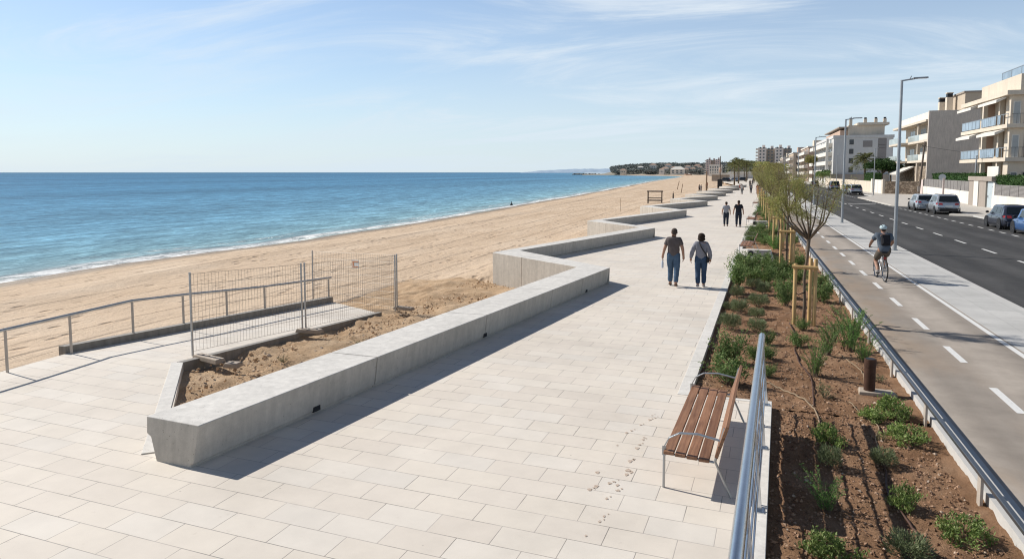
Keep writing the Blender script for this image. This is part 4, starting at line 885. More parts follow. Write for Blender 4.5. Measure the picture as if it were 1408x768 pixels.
# ================================================================== cars
def spl(tab, x):
    """smooth table lookup"""
    if x <= tab[0][0]: return tab[0][1]
    for (a, va), (b, vb) in zip(tab, tab[1:]):
        if x <= b:
            s = (x - a) / (b - a); s = s * s * (3 - 2 * s) * .5 + s * .5; return va + (vb - va) * s
    return tab[-1][1]
def make_car(name, label, paint, L=4.25, W=1.78, H=1.48, suv=0, loc=(0, 0, 0), rz=0, plate=True):
    """local: +y is the front, rear bumper at y = 0, wheels on z = 0"""
    t = thing(name, label, 'car', loc, rz, 'cars parked along the far kerb'); hw = W / 2
    belt = .93 + .08 * suv; zb = .20 + .05 * suv
    top = [(0, .55), (.04, .72), (.10, belt - .02), (.5, belt + .01), (1.2, belt - .01), (2.3, belt - .03), (L - 1.25, belt - .04), (L - .75, belt - .10), (L - .25, belt - .22), (L - .06, belt - .36), (L, .5)]
    plan = [(0, .80), (.12, .90), (.5, .975), (1.2, 1), (L - 1.4, 1), (L - .7, .96), (L - .25, .87), (L, .72)]
    bot = [(0, zb + .12), (.2, zb), (L - .3, zb - .02), (L, zb + .1)]
    m = MB(); N = 44; prof = 13; V = []
    for i in range(N + 1):
        y = L * i / N; zt = spl(top, y); zl = spl(bot, y); k = spl(plan, y) * hw
        ring = [(0, zl), (.55, zl), (.86, zl), (.965, zl + .06), (1.0, zl + .22), (1.0, zl + (zt - zl) * .55), (.985, zl + (zt - zl) * .72), (.955, zl + (zt - zl) * .88), (.915, zt - .015), (.87, zt), (.6, zt + .018), (.3, zt + .028), (0, zt + .03)]
        V.append([(k * a, y, b) for a, b in ring])
    vs = []; n = 2 * prof - 2
    for rg in V: vs += rg + [(-x, y, z) for x, y, z in rg[-2:0:-1]]
    fs = [(i * n + j, i * n + (j + 1) % n, (i + 1) * n + (j + 1) % n, (i + 1) * n + j) for i in range(N) for j in range(n)] + [tuple(range(n - 1, -1, -1)), tuple(N * n + j for j in range(n))]
    m.add(vs, fs)
    # greenhouse
    y0, y1, y2, y3 = .10, .50 + .1 * suv, L * .60, L - 1.22    # tail base, roof rear, roof front, screen base
    bw, rw = hw * .925, hw * .71
    secs = [(y0, y3, bw, belt - .03), (y0 + (y1 - y0) * .45, y3 - (y3 - y2) * .45, bw - (bw - rw) * .42, belt + (H - belt) * .45), (y1 - .07, y2 + .16, rw + .05, H - .09), (y1 + .04, y2 - .02, rw - .02, H - .03), (y1 + .3, y2 - .35, rw * .7, H)]
    rings = []
    def hring(ya, yb, w_, z, nn=8):
        pts = []
        for i in range(nn): pts.append((w_ * (1 - .0 * i), ya + (yb - ya) * (.04 + .92 * i / (nn - 1)), z))
        fr = [(w_ * c, yb + .0 + .06 * (1 - c * c), z) for c in (.75, .3, -.3, -.75)]
        bk = [(w_ * c, ya - .04 * (1 - c * c), z) for c in (-.75, -.3, .3, .75)]
        return pts + fr + [(-x, y, z) for x, y, z in pts[::-1]] + bk
    for a in secs: rings.append(hring(*a))
    vs = [p for r in rings for p in r]; n = len(rings[0])
    m.add(vs, [(i * n + j, i * n + (j + 1) % n, (i + 1) * n + (j + 1) % n, (i + 1) * n + j) for i in range(len(rings) - 1) for j in range(n)] + [tuple((len(rings) - 1) * n + j for j in range(n))])
    b = m.build('body', paint, t, smooth=True); b.data.set_sharp_from_angle(angle=R(50))
    # glass, set just proud of the shell
    def sec_at(z):
        for (A, B) in zip(secs, secs[1:]):
            if z <= B[3]:
                s = (z - A[3]) / (B[3] - A[3]); return tuple(A[k] + (B[k] - A[k]) * s for k in range(3))
        return secs[-1][:3]
    zlo, zhi = belt + .035, H - .13; zm = (zlo + zhi) / 2
    for sgn in (-1, 1):
        segs = ((.10, .26), (.285, .56), (.585, .90)) if suv else ((.12, .24), (.265, .55), (.575, .89))
        for (s0, s1) in segs:
            g = MB(); P = []
            for z in (zlo, zm, zhi):
                a, b2, w_ = sec_at(z); P.append([(sgn * (w_ + .008), a + (b2 - a) * (.04 + .92 * s), z) for s in (s0, s1)])
            q = [P[0][0], P[0][1], P[1][1], P[2][1], P[2][0], P[1][0]]
            g.poly(q if sgn > 0 else q[::-1]); g.build('side_window', M['car_glass'], t)
    for nm, sg in (('rear_window', -1), ('windscreen', 1)):
        g = MB(); R_ = []
        for z in (zlo + (.03 if sg < 0 else 0), zm, zhi + .02):
            a, b2, w_ = sec_at(z); yy = a if sg < 0 else b2
            R_.append([(w_ * c * .93, yy + sg * ((.05 if sg < 0 else .07) * (1 - c * c) + .012), z) for c in (-.92, -.5, 0, .5, .92)])
        vs = [p for r in R_ for p in r]; f = [(i * 5 + j, i * 5 + j + 1, i * 5 + 6 + j, i * 5 + 5 + j) for i in range(2) for j in range(4)]
        g.add(vs, f if sg < 0 else [q[::-1] for q in f]); g.build(nm, M['car_glass'], t, smooth=True)
    # wheels in dark arches
    for sgn in (-1, 1):
        for wy in (.78, L - .86):
            a = MB(); a.disc((sgn * (hw * .93), wy, .335), (1, 0, 0), .385, W * .075, 26); a.build('wheel_arch', M['plastic'], t)
            w_ = MB(); w_.torus((0, 0, 0), (1, 0, 0), .245, .08, 30, 10); wh = w_.build('wheel', M['rubber'], t, smooth=True, loc=(sgn * (hw - .085), wy, .322))
            r_ = MB(); r_.disc((sgn * .045, 0, 0), (1, 0, 0), .215, .03, 24)
            for k in range(5):
                an = k * 2 * math.pi / 5; r_.bar((sgn * .066, .03 * math.cos(an), .03 * math.sin(an)), (sgn * .066, .19 * math.cos(an), .19 * math.sin(an)), .05, .012)
            r_.build('rim', M['rim'], wh, smooth='auto')
            d_ = MB()
            for k in range(5):
                an = (k + .5) * 2 * math.pi / 5; d_.disc((sgn * .061, .13 * math.cos(an), .13 * math.sin(an)), (1, 0, 0), .043, .004, 8)
            d_.build('rim_opening', M['plastic'], wh)
    # lamps, bumper, plate, mirrors, handles
    for sgn in (-1, 1):
        l_ = MB(); z0 = belt - .20; 
        l_.loft([(sgn * hw * .46, -.012, z0), (sgn * hw * .86, .085, z0), (sgn * hw * .965, .34, z0 + .04), (sgn * hw * .5, .2, z0)][::sgn], [(sgn * hw * .50, .03, z0 + .15), (sgn * hw * .84, .11, z0 + .16), (sgn * hw * .955, .38, z0 + .15), (sgn * hw * .5, .2, z0 + .15)][::sgn])
        l_.build('tail_light', M['tail_red'], t, bevel=.01)
        h_ = MB(); h_.loft([(sgn * hw * .45, L - .08, .62), (sgn * hw * .8, L - .20, .62), (sgn * hw * .9, L - .55, .66), (sgn * hw * .5, L - .4, .64)][::-sgn], [(sgn * hw * .48, L - .16, .74), (sgn * hw * .8, L - .28, .75), (sgn * hw * .89, L - .60, .76), (sgn * hw * .5, L - .4, .74)][::-sgn]); h_.build('headlight', M['lamp_clear'], t, bevel=.01)
        mr = MB(); mr.ball((sgn * (hw + .09), L - 1.42, belt + .06), .10, .06, .075, 12, 8); mr.bar((sgn * (hw - .06), L - 1.40, belt + .01), (sgn * (hw + .06), L - 1.42, belt + .03), .05, .03); mr.build('wing_mirror', M['plastic'], t, smooth=True)
        for yy in (1.28, 2.35):
            d_ = MB(); d_.bar((sgn * (hw + .004), yy, belt - .16), (sgn * (hw + .004), yy + .16, belt - .16), .03, .022); d_.build('door_handle', paint, t, bevel=.004)
        if suv:
            rr = MB(); rr.tube([(sgn * rw * .88, y1 + .1, H - .02), (sgn * rw * .88, y1 + .2, H + .035), (sgn * rw * .88, y2 - .3, H + .03), (sgn * rw * .88, y2 - .1, H - .03)], .018, 6); rr.build('roof_rail', M['galv'], t, smooth='auto')
    bp = MB(); bp.box(-hw * .72, hw * .72, -.045, .12, zb + .02, zb + .26); bp.build('rear_bumper', M['plastic'] if suv else paint, t, bevel=.05, seg=3)
    sk = MB()
    for sgn in (-1, 1): sk.box(sgn * hw * .93 - .03, sgn * hw * .93 + .03, 1.2, L - 1.3, zb - .03, zb + .07)
    sk.build('sill', M['plastic'], t, bevel=.015)
    p_ = MB(); p_.box(-.26, .26, -.04, -.025, belt - .36, belt - .25)
    p_.build('number_plate', M['plate'], t)
    ln = MB()
    for sgn in (-1, 1):
        for yy in (1.22, 2.28, L - 1.32): ln.bar((sgn * (hw + .001), yy, zb + .18), (sgn * (hw * .975 + .003), yy - .02, belt - .07), .004, .012)
    ln.build('door_seam', M['plastic'], t)
    return t
CZ = -.12
make_car('hatchback', 'dark navy hatchback parked in front of the garden gate', M['car_navy'], 4.25, 1.80, 1.50, 0, (15.6, 49.6, CZ), R(-1))
make_car('compact_car', 'bright blue car cut off by the right edge of the photo', M['car_blue'], 3.9, 1.72, 1.50, 0, (15.45, 44.6, CZ), R(-.5))
make_car('suv', 'silver sport utility car parked behind the pale hatchback, near the blue door', M['car_silver'], 4.45, 1.86, 1.66, 1, (15.75, 66.2, CZ), R(-2))
make_car('hatchback', 'pale silver hatchback half hidden by the silver sport utility car', M['car_pale'], 4.2, 1.78, 1.50, 0, (15.45, 72.4, CZ), R(-1))
make_car('suv', 'silver car parked by the white garden gate, near the palm tree', M['car_silver'], 4.4, 1.84, 1.62, 1, (15.85, 119.6, CZ), 0)
make_car('hatchback', 'blue grey car parked just beyond the silver car near the palm tree', M['car_bluegrey'], 4.2, 1.78, 1.5, 0, (15.8, 126.5, CZ), 0)
make_car('suv', 'dark and silver off road car behind the second street lamp', M['car_bluegrey'], 4.5, 1.9, 1.85, 1, (15.7, 147, CZ), 0)
make_car('compact_car', 'white car parked far along the road behind the tree crowns', M['car_white'], 4.0, 1.75, 1.55, 0, (13.8, 232, CZ), 0)
make_car('van', 'white van seen above the farther tree crowns', M['car_white'], 5.0, 1.95, 2.1, 1, (11.6, 255, CZ), R(4))
make_car('hatchback', 'dark car far along the road by the balcony flats', M['car_dark'], 4.2, 1.78, 1.5, 0, (15.7, 190, CZ), 0)

# ================================================================== people
def skin_mesh(name, V, E, Rad, sub=2):
    me = bpy.data.meshes.new(name + '_cage'); me.from_pydata(V, E, []); o = bpy.data.objects.new(name, me); COL.objects.link(o)
    o.modifiers.new('skin', 'SKIN').use_smooth_shade = True
    s = o.modifiers.new('sub', 'SUBSURF'); s.levels = sub; s.render_levels = sub
    if not me.skin_vertices: me.attributes.new
    for i, r in enumerate(Rad):
        me.skin_vertices[0].data[i].radius = r if isinstance(r, tuple) else (r, r); me.skin_vertices[0].data[i].use_root = (i == 0)
    dg = bpy.context.evaluated_depsgraph_get(); dg.update()
    res = bpy.data.meshes.new_from_object(o.evaluated_get(dg)); bpy.data.objects.remove(o); bpy.data.meshes.remove(me); res.name = name; return res
def add_skin_layer(o):
    pass
def person(label, loc, rz, h=1.75, pose=None, top='tee_brown', sleeve='short', legs='jeans', shoes='shoe', hair='hair_dark', hairstyle='short', wide=1.0, detail=True, shorts=False, group=None, sway=1.0):
    """joint dictionary in units of a 1.75 m figure facing +y"""
    k = h / 1.75
    J = dict(pel=(0, 0, .93), spi=(0, .0, 1.10), che=(0, .005, 1.29), nb=(0, -.01, 1.445), nk=(0, .005, 1.50), hd=(0, .02, 1.60), ht=(0, .015, 1.685), shL=(-.158, -.01, 1.395), shR=(.158, -.01, 1.395), elL=(-.245, -.035, 1.125), elR=(.245, -.035, 1.125), wrL=(-.265, .045, .895), wrR=(.265, .045, .895), haL=(-.265, .075, .815), haR=(.265, .075, .815),
             hiL=(-.092, 0, .88), hiR=(.092, 0, .88), knL=(-.10, .05, .48), knR=(.10, -.01, .48), anL=(-.10, .02, .085), anR=(.10, -.16, .10), toL=(-.115, .15, .03), toR=(.115, -.06, .03))
    if pose: J.update(pose)
    J = {a: Vector(b) * k for a, b in J.items()}
    for a in J: J[a].x *= wide if a not in ('nb', 'nk', 'hd', 'ht') else 1
    t = thing('person', label, 'person', loc, rz, group); q = k * 1.13
    names = ['pel', 'spi', 'che', 'nb', 'nk', 'hd', 'ht', 'shL', 'elL', 'wrL', 'haL', 'shR', 'elR', 'wrR', 'haR', 'hiL', 'knL', 'anL', 'toL', 'hiR', 'knR', 'anR', 'toR']; I = {a: i for i, a in enumerate(names)}
    E = [('pel', 'spi'), ('spi', 'che'), ('che', 'nb'), ('nb', 'nk'), ('nk', 'hd'), ('hd', 'ht'), ('che', 'shL'), ('shL', 'elL'), ('elL', 'wrL'), ('wrL', 'haL'), ('che', 'shR'), ('shR', 'elR'), ('elR', 'wrR'), ('wrR', 'haR'), ('pel', 'hiL'), ('hiL', 'knL'), ('knL', 'anL'), ('anL', 'toL'), ('pel', 'hiR'), ('hiR', 'knR'), ('knR', 'anR'), ('anR', 'toR')]
    RD = dict(pel=(.145 * wide, .10), spi=(.125 * wide, .092), che=(.15 * wide, .10), nb=.062, nk=.055, hd=(.078, .092), ht=(.05, .058), shL=.058, elL=.043, wrL=.03, haL=(.022, .036), hiL=.088, knL=.057, anL=.041, toL=.032)
    for a in ('sh', 'el', 'wr', 'ha', 'hi', 'kn', 'an', 'to'): RD[a + 'R'] = RD[a + 'L']
    rad = lambda a, f=1.0, add=0: tuple(x * q * f + add for x in (RD[a] if isinstance(RD[a], tuple) else (RD[a], RD[a])))
    me = skin_mesh('body', [tuple(J[a]) for a in names], [(I[a], I[b]) for a, b in E], [rad(a) for a in names])
    if detail:
        # five fingers on each hand, nose, ears and eyes joined into the same mesh
        m = MB()
        for s in 'LR':
            h_ = J['ha' + s]; d = (J['ha' + s] - J['wr' + s]).normalized(); fw = Vector((0, 1, 0)); fw = (fw - d * fw.dot(d)).normalized(); inn = Vector((1 if s == 'L' else -1, 0, 0))
            for i, (o_, L) in enumerate(((.03, .062), (.011, .072), (-.009, .068), (-.028, .052))):
                p = h_ + fw * o_ * k; m.tube([p - d * .012, p + d * L * .45 * k + inn * .004, p + d * L * .8 * k + inn * .016 * k, p + d * L * .95 * k + inn * .03 * k], [.0095 * k, .009 * k, .0085 * k, .006 * k], 7)
            p = h_ - d * .03 * k + fw * .028 * k; m.tube([p, p + fw * .026 * k + d * .02 * k + inn * .008 * k, p + fw * .03 * k + d * .05 * k + inn * .016 * k], [.011 * k, .0095 * k, .007 * k], 7)
        H_ = J['hd']; m.ball(H_ + Vector((0, .092, -.01)) * k, .014 * k, .022 * k, .024 * k, 8, 6)
        for sx in (-1, 1):
            m.ball(H_ + Vector((sx * .08, -.005, -.005)) * k, .014 * k, .024 * k, .034 * k, 8, 6); m.ball(H_ + Vector((sx * .03, .077, .015)) * k, .012 * k, .01 * k, .009 * k, 8, 6)
        m.tube([H_ + Vector((-.022, .083, -.05)) * k, H_ + Vector((0, .09, -.052)) * k, H_ + Vector((.022, .083, -.05)) * k], .006 * k, 6)
        bm = bmesh.new(); bm.from_mesh(me); tmp = m.mesh('tmp'); bm.from_mesh(tmp); bm.to_mesh(me); bm.free(); bpy.data.meshes.remove(tmp); me.shade_smooth()
    me.materials.append(M['skin']); b = bpy.data.objects.new('body', me); COL.objects.link(b); b.parent = t
    def cloth(nm, ns, ee, rads, mat, P=None):
        P = P or [tuple(J[a]) for a in ns]; ii = {a: i for i, a in enumerate(ns)}
        c = skin_mesh(nm, P, [(ii[a], ii[b_]) for a, b_ in ee], rads); c.materials.append(M[mat]); c.shade_smooth()
        if detail and nm != 'shoe':
            c.update(); nr = [v.normal.copy() for v in c.vertices]
            for v, n_ in zip(c.vertices, nr): v.co += n_ * (.007 + .010 * noise.noise(Vector((v.co.x * 9, v.co.y * 9, v.co.z * 16)) + Vector((loc[0], 0, 0))) + .004 * noise.noise(v.co * 34))
            c.update()
        o = bpy.data.objects.new(nm, c); COL.objects.link(o); o.parent = t; return o
    # top: loose around waist, down to the hips
    hem = J['pel'] - (J['spi'] - J['pel']).normalized() * .12 * k; JJ = dict(J); JJ['hem'] = hem
    sl = {'short': .62, 'long': 1.0}[sleeve]; ns = ['hem', 'spi', 'che', 'nb', 'shL', 'elL', 'shR', 'elR']; ee = [('hem', 'spi'), ('spi', 'che'), ('che', 'nb'), ('che', 'shL'), ('shL', 'elL'), ('che', 'shR'), ('shR', 'elR')]
    rr = [tuple(x * 1.0 for x in (.165 * q * wide, .128 * q)), (.148 * q * wide, .112 * q), (.163 * q * wide, .116 * q), (.07 * q, .07 * q), (.068 * q, .07 * q), (.06 * q, .062 * q), (.068 * q, .07 * q), (.06 * q, .062 * q)]
    if sleeve == 'short':
        for s in 'LR': JJ['el' + s] = J['sh' + s].lerp(J['el' + s], .68)
    else:
        ns += ['wrL', 'wrR']; ee += [('elL', 'wrL'), ('elR', 'wrR')]; rr += [(.047 * q, .047 * q)] * 2; rr[5] = rr[7] = (.06 * q, .06 * q)
    cloth('shirt' if sleeve == 'short' else 'jacket', ns, ee, rr, top, [tuple(JJ[a]) for a in ns])
    # trousers or shorts
    JL = dict(J); JL['wst'] = J['pel'] + (J['spi'] - J['pel']).normalized() * .15 * k; ns = ['pel', 'wst', 'hiL', 'knL', 'hiR', 'knR']; ee = [('pel', 'wst'), ('pel', 'hiL'), ('hiL', 'knL'), ('pel', 'hiR'), ('hiR', 'knR')]
    rr = [(.150 * q * wide, .112 * q), (.14 * q * wide, .105 * q), (.102 * q, .108 * q), (.071 * q, .071 * q), (.102 * q, .108 * q), (.071 * q, .071 * q)]
    if shorts:
        for s in 'LR': JL['kn' + s] = J['hi' + s].lerp(J['kn' + s], .86)
        rr[3] = rr[5] = (.088 * q, .088 * q)
    else:
        for s in 'LR': JL['cu' + s] = J['kn' + s].lerp(J['an' + s], .93)
        ns += ['cuL', 'cuR']; ee += [('knL', 'cuL'), ('knR', 'cuR')]; rr += [(.059 * q, .059 * q)] * 2
    cloth('shorts' if shorts else 'trousers', ns, ee, rr, legs, [tuple(JL[a]) for a in ns])
    for s in 'LR':
        a, c = J['an' + s], J['to' + s]; d = (c - a); d.z = 0; d.normalize(); P = [a + Vector((0, 0, -.02 * k)) - d * .035 * k, a + d * .05 * k + Vector((0, 0, -.035 * k)), c + d * .03 * k + Vector((0, 0, .008 * k))]
        cloth('shoe', ['a', 'b', 'c'], [('a', 'b'), ('b', 'c')], [(.048 * q, .05 * q), (.05 * q, .04 * q), (.04 * q, .028 * q)], shoes, [tuple(p) for p in P])
    H_ = J['hd'] + Vector((0, 0, .012)) * k; m = MB()
    if hairstyle == 'short': m.ball(H_ + Vector((0, -.016, .03)) * k, .088 * k, .098 * k, .088 * k, 20, 12, .05, 18); m.ball(H_ + Vector((0, -.05, -.03)) * k, .07 * k, .055 * k, .06 * k, 14, 9, .05, 18)
    elif hairstyle == 'bob': m.ball(H_ + Vector((0, -.022, .02)) * k, .112 * k, .108 * k, .105 * k, 24, 14, .09, 14); m.ball(H_ + Vector((0, -.035, -.065)) * k, .118 * k, .085 * k, .075 * k, 22, 12, .12, 16)
    if hairstyle in ('short', 'bob'):
        if hairstyle == 'bob' or detail: m.build('hair', M[hair], t, smooth=True)
        else: m.build('hair', M[hair], t, smooth=True)
    t['jk'] = k; del t['jk']
    return t, J, k
tm, Jm, km = person('man in a brown T-shirt and blue jeans walking away, bottle in his left hand', (-2.09, 20.95, 0), R(2), 1.77, dict(wrL=(-.30, .03, .90), haL=(-.305, .04, .82), elR=(.25, -.06, 1.13), wrR=(.275, -.03, .895), haR=(.275, -.02, .815), knL=(-.085, .12, .49), anL=(-.085, .13, .085), toL=(-.10, .27, .04), knR=(.09, -.03, .48), anR=(.085, -.22, .12), toR=(.09, -.12, .03), hd=(.012, .02, 1.60), ht=(.02, .015, 1.685), shL=(-.16, .01, 1.39), shR=(.16, -.025, 1.40)), 'tee_brown', 'short', 'jeans', 'shoe', 'hair_grey', 'short', 1.05)
tw, Jw, kw = person('woman with dark bobbed hair in a grey jacket and blue jeans', (-1.30, 21.05, 0), R(4), 1.63, dict(knL=(-.085, .02, .48), anL=(-.08, -.14, .10), toL=(-.09, -.04, .03), knR=(.09, .05, .48), anR=(.085, .03, .085), toR=(.10, .16, .03), elL=(-.265, -.02, 1.13), wrL=(-.30, .03, .91), haL=(-.30, .04, .83)), 'jacket_grey', 'long', 'jeans_dark', 'shoe_light', 'hair_dark', 'bob', 1.06)
# his bottle, her shoulder bag
p = tm.matrix_basis @ Jm['haL']; t = thing('water_bottle', 'clear plastic bottle hanging from the hand of the man in brown', 'bottle', (p.x, p.y, p.z - .29))
m = MB(); m.tube([(0, 0, 0), (0, 0, .012), (0, 0, .15), (0, 0, .19), (0, 0, .225), (0, 0, .235)], [.028, .034, .034, .028, .013, .013], 16); m.build('bottle_body', M['bottle'], t, smooth='auto')
m = MB(); m.cyl((0, 0), .016, .232, .25, 12); m.build('cap', M['plate'], t)
t = thing('shoulder_bag', 'small dark shoulder bag worn across the back of the woman in grey', 'bag', tw.location, R(4)); k = kw
m = MB(); m.box(.175 * k, .245 * k, -.13 * k, .06 * k, .80 * k, .97 * k); m.build('bag_body', M['bag'], t, bevel=.025, seg=3)
m = MB(); sp_ = [(-.07, .02, 1.475), (-.065, -.085, 1.44), (-.02, -.142, 1.33), (.06, -.145, 1.2), (.15, -.125, 1.08), (.205, -.07, .96)]
for a, b in zip(sp_, sp_[1:]): m.bar(Vector(a) * k, Vector(b) * k, .012, .03)
m.build('strap', M['bag'], t)
person('woman in a pale grey top and dark trousers, standing left in the farther couple', (-1.35, 45.7, 0), R(3), 1.58, dict(knR=(.095, .02, .48), anR=(.095, -.03, .085), toR=(.105, .09, .03)), 'tee_pale', 'short', 'pants_navy', 'black', 'hair_dark', 'short', 1.02)
person('man all in dark navy, right of the woman in the pale top', (-.60, 45.4, 0), R(0), 1.69, dict(knR=(.10, .02, .48), anR=(.10, -.02, .085), toR=(.11, .10, .03), elL=(-.26, -.04, 1.13), wrL=(-.29, .02, .9), haL=(-.295, .04, .82)), 'tee_navy', 'short', 'pants_navy', 'black', 'hair_dark', 'short', 1.1)
for lab, x, y, h, tp, lg, rz in (('distant walker in a white top by the far bench walls', -1.09, 113, 1.62, 'pale', 'grey', 0), ('distant walker in dark clothes in the middle of the promenade', .24, 119, 1.66, 'grey', 'pants_navy', 0), ('distant walker in red near the planting bed', 1.2, 113, 1.66, 'red', 'red', 3.1), ('distant walker in black beside the one in red', 1.55, 117, 1.75, 'black', 'pale', 0.2), ('far off walker in dark clothes, left of a far pair', .1, 175, 1.7, 'black', 'black', 0), ('far off walker in grey, right behind the dark one', .75, 192, 1.7, 'grey', 'black', 0), ('farthest walker on the promenade in dark clothes', 1.3, 225, 1.7, 'black', 'grey', 0)):
    person(lab, (x, y, 0), rz, h, None, tp, 'short', lg, 'black', 'hair_dark', 'short', 1.0, False)
SIT = dict(pel=(0, 0, .52), spi=(0, .0, .68), che=(0, .0, .86), nb=(0, 0, 1.01), nk=(0, .01, 1.06), hd=(0, .03, 1.16), ht=(0, .03, 1.24), shL=(-.17, 0, .97), shR=(.17, 0, .97), elL=(-.23, .05, .72), elR=(.23, .05, .72), wrL=(-.15, .26, .66), wrR=(.15, .26, .66), haL=(-.12, .33, .64), haR=(.12, .33, .64), hiL=(-.095, .05, .53), hiR=(.095, .05, .53), knL=(-.11, .46, .52), knR=(.11, .46, .52), anL=(-.11, .46, .10), anR=(.11, .46, .10), toL=(-.12, .60, .03), toR=(.12, .60, .03))
for lab, x, y, tp, rz in (('person in red seated on the far end of a bench wall', -1.75, 138.6, 'red', -1.4), ('person in dark clothes seated next to the one in red on the far wall', -1.55, 140, 'black', -1.4)):
    person(lab, (x, y, .0), rz, 1.7, SIT, tp, 'short', 'black', 'black', 'hair_dark', 'short', 1, False)
for lab, x, y, tp, lg, rz in (('tanned person in red shorts standing on the sand by the wooden post', -10.6, 186, 'red', 'red', 1), ('person in pale shirt beside the one in red on the sand', -10.0, 180, 'red', 'grey', 2), ('beachgoer in dark clothes standing left of the fourth wall', -9.9, 150, 'grey', 'black', 0.5), ('beachgoer bending forward next to the dark one on the sand', -9.3, 146, 'grey', 'grey', 2.2)):
    person(lab, (x, y, -.75), rz, 1.68, None, tp, 'short', lg, 'black', 'hair_dark', 'short', 1, False)

# ================================================================== bicycle and its rider
BX, BY, BR = 4.06, 23.95, R(4)
t = thing('bicycle', 'bicycle with slim black tyres ridden on the cycle path', 'bicycle', (BX, BY, .004), BR)
def wheel(y):
    m = MB(); m.torus((0, 0, 0), (1, 0, 0), .33, .018, 40, 8); wh = m.build('wheel', M['rubber'], t, smooth=True, loc=(0, y, .348))
    m = MB(); m.torus((0, 0, 0), (1, 0, 0), .308, .011, 36, 6); m.build('rim', M['rim'], wh, smooth=True)
    m = MB()
    for i in range(20):
        a = i * math.pi / 10; m.tube([(.02 * (-1) ** i, .02 * math.cos(a + 1), .02 * math.sin(a + 1)), (0, .305 * math.cos(a), .305 * math.sin(a))], .0014, 3, cap=False)
    m.disc((0, 0, 0), (1, 0, 0), .025, .09, 12); m.build('spokes', M['galv'], wh)
wheel(0); wheel(1.08)
m = MB(); bb = (0, .44, .29); hd0, hd1 = (0, .88, .66), (0, .83, .86); st = (0, .26, .80)
for a, b, r in ((bb, st, .017), (bb, hd0, .019), ((0, .28, .74), hd1, .017), (hd0, hd1, .021)): m.tube([a, b], r, 10)
for s in (-1, 1):
    m.tube([(s * .02, .28, .74), (s * .055, 0, .348)], .009, 8); m.tube([(s * .02, .44, .29), (s * .055, 0, .348)], .010, 8); m.tube([hd0, (s * .045, .93, .60), (s * .05, 1.08, .348)], .012, 8)
m.build('frame', M['galv'], t, smooth='auto')
m = MB(); m.tube([hd1, (0, .82, .95), (0, .87, .98)], .014, 8); m.tube([(-.29, .78, 1.0), (-.14, .86, .985), (0, .88, .98), (.14, .86, .985), (.29, .78, 1.0)], .012, 8); hb = m.build('handlebar', M['dark_metal'], t, smooth='auto')
m = MB()
for s in (-1, 1): m.tube([(s * .22, .815, .993), (s * .31, .77, 1.002)], .017, 8)
m.build('grip', M['rubber'], hb, smooth='auto')
m = MB(); m.loft([(-.07, .10, .875), (.07, .10, .875), (.02, .38, .885), (-.02, .38, .885)], [(-.08, .09, .925), (.08, .09, .925), (.018, .39, .925), (-.018, .39, .925)]); m.tube([st, (0, .24, .885)], .013, 8); m.build('saddle', M['plastic'], t, bevel=.02, seg=3)
m = MB(); m.disc((.035, .44, .29), (1, 0, 0), .095, .006, 28)
for s, an in ((-1, R(200)), (1, R(20))):
    e = (s * .09, .44 + .17 * math.cos(an), .29 + .17 * math.sin(an)); m.bar((s * .06, .44, .29), e, .014, .022); m.box(min(e[0], e[0] + s * .09), max(e[0], e[0] + s * .09), e[1] - .04, e[1] + .04, e[2] - .012, e[2] + .012)
m.build('crankset', M['dark_metal'], t)
m = MB(); m.box(-.03, .03, .06, .08, .68, .76); m.build('rear_light', M['tail_red'], t, bevel=.004)
m = MB(); m.torus((0, 0, 0), (1, 0, 0), .365, .008, 20, 6); 
# rider: pedal spindles at the crank ends
def ped(s, an): return (s * .135, .44 + .17 * math.cos(an), .29 + .17 * math.sin(an))
pl, pr = ped(-1, R(200)), ped(1, R(20))
CY = dict(pel=(0, .20, .985), spi=(0, .25, 1.14), che=(0, .33, 1.32), nb=(0, .375, 1.47), nk=(0, .395, 1.52), hd=(0, .425, 1.615), ht=(0, .425, 1.70), shL=(-.185, .37, 1.43), shR=(.185, .37, 1.43), elL=(-.285, .50, 1.19), elR=(.285, .50, 1.19), wrL=(-.275, .74, 1.055), wrR=(.275, .74, 1.055), haL=(-.27, .80, 1.03), haR=(.27, .80, 1.03),
          hiL=(-.095, .22, .93), hiR=(.095, .22, .93), knL=(-.135, .60, .60), knR=(.135, .66, .74), anL=(-.13, pl[1] - .03, pl[2] + .10), anR=(.13, pr[1] - .04, pr[2] + .10), toL=(-.14, pl[1] + .1, pl[2] + .035), toR=(.14, pr[1] + .1, pr[2] + .035))
tc, Jc, kc = person('cyclist in a grey blue T-shirt and shorts, pale helmet and black backpack', (BX, BY, .0), BR, 1.75, CY, 'cyclist_tee', 'short', 'shorts', 'shoe_light', 'hair_dark', 'short', 1.08, True, True)
m = MB(); H_ = Jc['hd'] + Vector((0, -.005, .055)); m.ball(H_, .105, .135, .088, 22, 12); hm = m.build('helmet', M['helmet'], tc, smooth=True)
m = MB()
for s in (-.05, 0, .05): m.bar(H_ + Vector((s, -.105, .045)), H_ + Vector((s, .02, .09 - abs(s) * .1)), .018, .012)
m.build('helmet_vent', M['black'], hm)
t = thing('backpack', 'small black backpack on the back of the cyclist', 'backpack', (BX, BY, 0), BR)
m = MB(); Mx = Matrix.Translation((.02, .17, 1.30)) @ Matrix.Rotation(R(-22), 4, 'X'); m.box(-.13, .13, -.075, .065, -.19, .17, Mx); m.build('bag_body', M['pack'], t, bevel=.05, seg=3)
m = MB(); m.box(-.09, .09, -.10, -.07, -.14, .03, Mx); m.build('front_pocket', M['pack'], t, bevel=.015)
m = MB()
for s in (-1, 1): m.tube([Mx @ Vector((s * .1, .06, .15)), (s * .12 + .01, .42, 1.5), (s * .13 + .01, .46, 1.36), Mx @ Vector((s * .12, .08, -.15))], .014, 6)
m.build('shoulder_strap', M['pack'], t)
